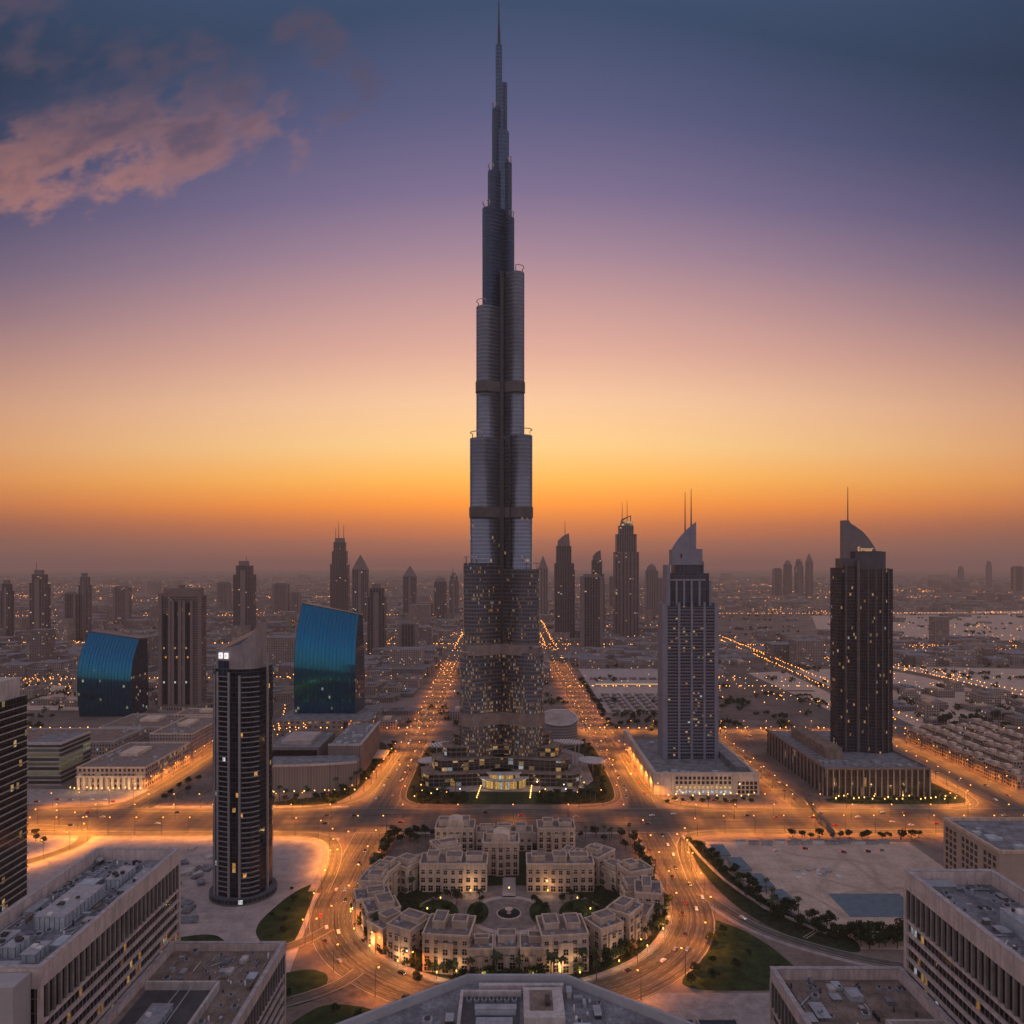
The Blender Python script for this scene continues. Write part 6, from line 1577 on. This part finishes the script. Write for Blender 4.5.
# ================================================================== CARS
carmats = {"white": plain("white_car_paint", (.7, .7, .7), .3, var=.05), "silver": plain("silver_car_paint", (.42, .43, .45), .3, metal=.6, var=.05), "dark": plain("dark_car_paint", (.03, .032, .038), .25, var=.1), "red": plain("red_car_paint", (.35, .03, .025), .3, var=.1)}
tyre = plain("tyre_rubber", (.025, .025, .025), .8)
def make_car(c):
    t = thing("car", "x", "car")
    q = MB(); lo = [(-2.2, .45), (2.2, .45), (2.25, .8), (1.9, .98), (.95, 1.02), (.45, 1.45), (-1.2, 1.48), (-1.9, 1.05), (-2.25, .95)]
    q.plate([(x, z) for x, z in lo], -.86, .86); q.build("body", carmats[c], t)
    q = MB(); q.plate([(.82, 1.04), (.40, 1.40), (-1.15, 1.42), (-1.70, 1.06)], -.885, .885); q.build("side_windows", M['dglass'], t)
    for x in (-1.35, 1.35):
        for y in (-.8, .8):
            q = MB(); n = 10
            A = [(x + .33 * math.cos(2 * PI * k / n), y - .12, .33 + .33 * math.sin(2 * PI * k / n)) for k in range(n)]; B = [(a, y + .12, b) for a, _, b in A]
            q.loft([B, A], 0, 0); q.face(list(reversed(B))); q.build("wheel", tyre, t)
    for y in (-.6, .6):
        q = MB(); q.box(2.2, 2.3, y - .2, y + .2, .62, .8); q.build("headlight", M['white_on'], t)
        q = MB(); q.box(-2.32, -2.24, y - .2, y + .2, .7, .88); q.build("tail_light", M['red_on'], t)
    return t
cps = {c: make_car(c) for c in carmats}; cu = set()
def cars(line, n, off, label, group, rev=False, cond=lambda p: True):
    L = resample(line, 4)
    idx = [i for i in range(1, len(L) - 1) if cond(L[i])]
    rng.shuffle(idx); got = []
    for i in idx:
        if len(got) >= n: break
        if any(math.dist(L[i], g) < 12 for g in got): continue
        got.append(L[i]); c = rng.choice(("white", "white", "silver", "dark", "red") if rng.random() < .8 else ("dark",))
        o_ = rng.choice(off); a, b = L[i - 1], L[i + 1]; an = math.atan2(b[1] - a[1], b[0] - a[0]); p = (L[i][0] - math.sin(an) * o_, L[i][1] + math.cos(an) * o_)
        if rev: an += PI
        lb, gr = label.replace("car", c + " car", 1), f"{c} {group}"
        if c not in cu: cu.add(c); o = cps[c]; o.location = (*p, .16); o.rotation_euler = (0, 0, an); o["label"] = lb; o["group"] = gr
        else: o = place(cps[c], (*p, .16), an, lb, gr)
cars(ring, 18, (3, 6.5, 10), "car driving on the inner lanes of the ring road", "cars on the inner lanes of the ring road")
cars(ring, 18, (-3, -6.5, -10), "car driving on the outer lanes of the ring road", "cars on the outer lanes of the ring road", True)
cars([(x, 642) for x in range(-400, 480, 5)], 20, (6, 10, 14, 18), "car on the far carriageway of the boulevard", "cars on the far carriageway of the boulevard", True)
cars([(x, 642) for x in range(-400, 480, 5)], 16, (-6, -10, -14), "car on the near carriageway of the boulevard", "cars on the near carriageway of the boulevard")
cars(av_l, 22, (5, 9), "car going away on the left avenue", "cars on the left avenue", True, lambda p: 690 < p[1] < 1250)
cars(av_l, 18, (-5, -9), "car coming down the left avenue", "cars coming down the left avenue", False, lambda p: 690 < p[1] < 1250)
cars(av_r, 20, (7, 10), "car going away on the right avenue", "cars on the right avenue", True, lambda p: 690 < p[1] < 1250)
cars(av_r, 18, (-7, -10), "car coming down the right avenue", "cars coming down the right avenue", False, lambda p: 690 < p[1] < 1250)
cars(lat, 10, (7, -8, 12), "car on the cross avenue", "cars on the cross avenue", False, lambda p: 100 < abs(p[0]) < 440)
cars(av_far_r, 12, (8, 13, -8), "car on the far right avenue", "cars on the far right avenue", True, lambda p: p[1] < 1000)
cars([(272, 690), (272, 900)], 10, (0, 5), "car parked on the street between the pale tower and the dark hotel", "cars between the pale tower and the dark hotel")
cars([(186, 570), (230, 577), (262, 568), (300, 576)], 5, (0, 2), "car parked on the sand lot near its far edge", "cars parked on the sand lot")
cars([(172, 520), (182, 480)], 3, (0, 3), "car parked beside the sheds on the sand lot", "cars parked beside the sheds")
cars([(-545, 690), (-365, 690)], 10, (0, 6), "car parked before the long tan mall", "cars parked before the long tan mall")
cars([(150, 690), (236, 690)], 7, (0, 4), "car waiting on the forecourt of the pale podium", "cars on the pale podium's forecourt")
cars(br1, 1, (0,), "car on the forked side road", "cars on the forked side road")
cars(br3, 1, (1,), "car parked on the side road beside the triangular lawn", "cars beside the triangular lawn")
for c in cps:
    if c not in cu: print("unused car", c)

# ================================================================== HAZE
hz = MB(); hz.box(-23000, 23000, -4000, HAZE_FAR, -1.0, HAZE_TOP, 0, 0, True)
hm = bpy.data.materials.new("haze_air"); hm.use_nodes = True
H = NT(hm.node_tree); H.n.clear()
ho = H.add('ShaderNodeOutputMaterial'); pv = H.add('ShaderNodeVolumePrincipled')
pv.inputs['Color'].default_value = (0.90, 0.70, 0.58, 1); pv.inputs['Density'].default_value = HAZE_K; pv.inputs['Anisotropy'].default_value = 0.1
H.l.new(pv.outputs[0], ho.inputs['Volume'])
o = hz.build("haze", hm); o["kind"] = "stuff"; o["label"] = "dusty dusk haze hanging over the whole city"; o["category"] = "haze"
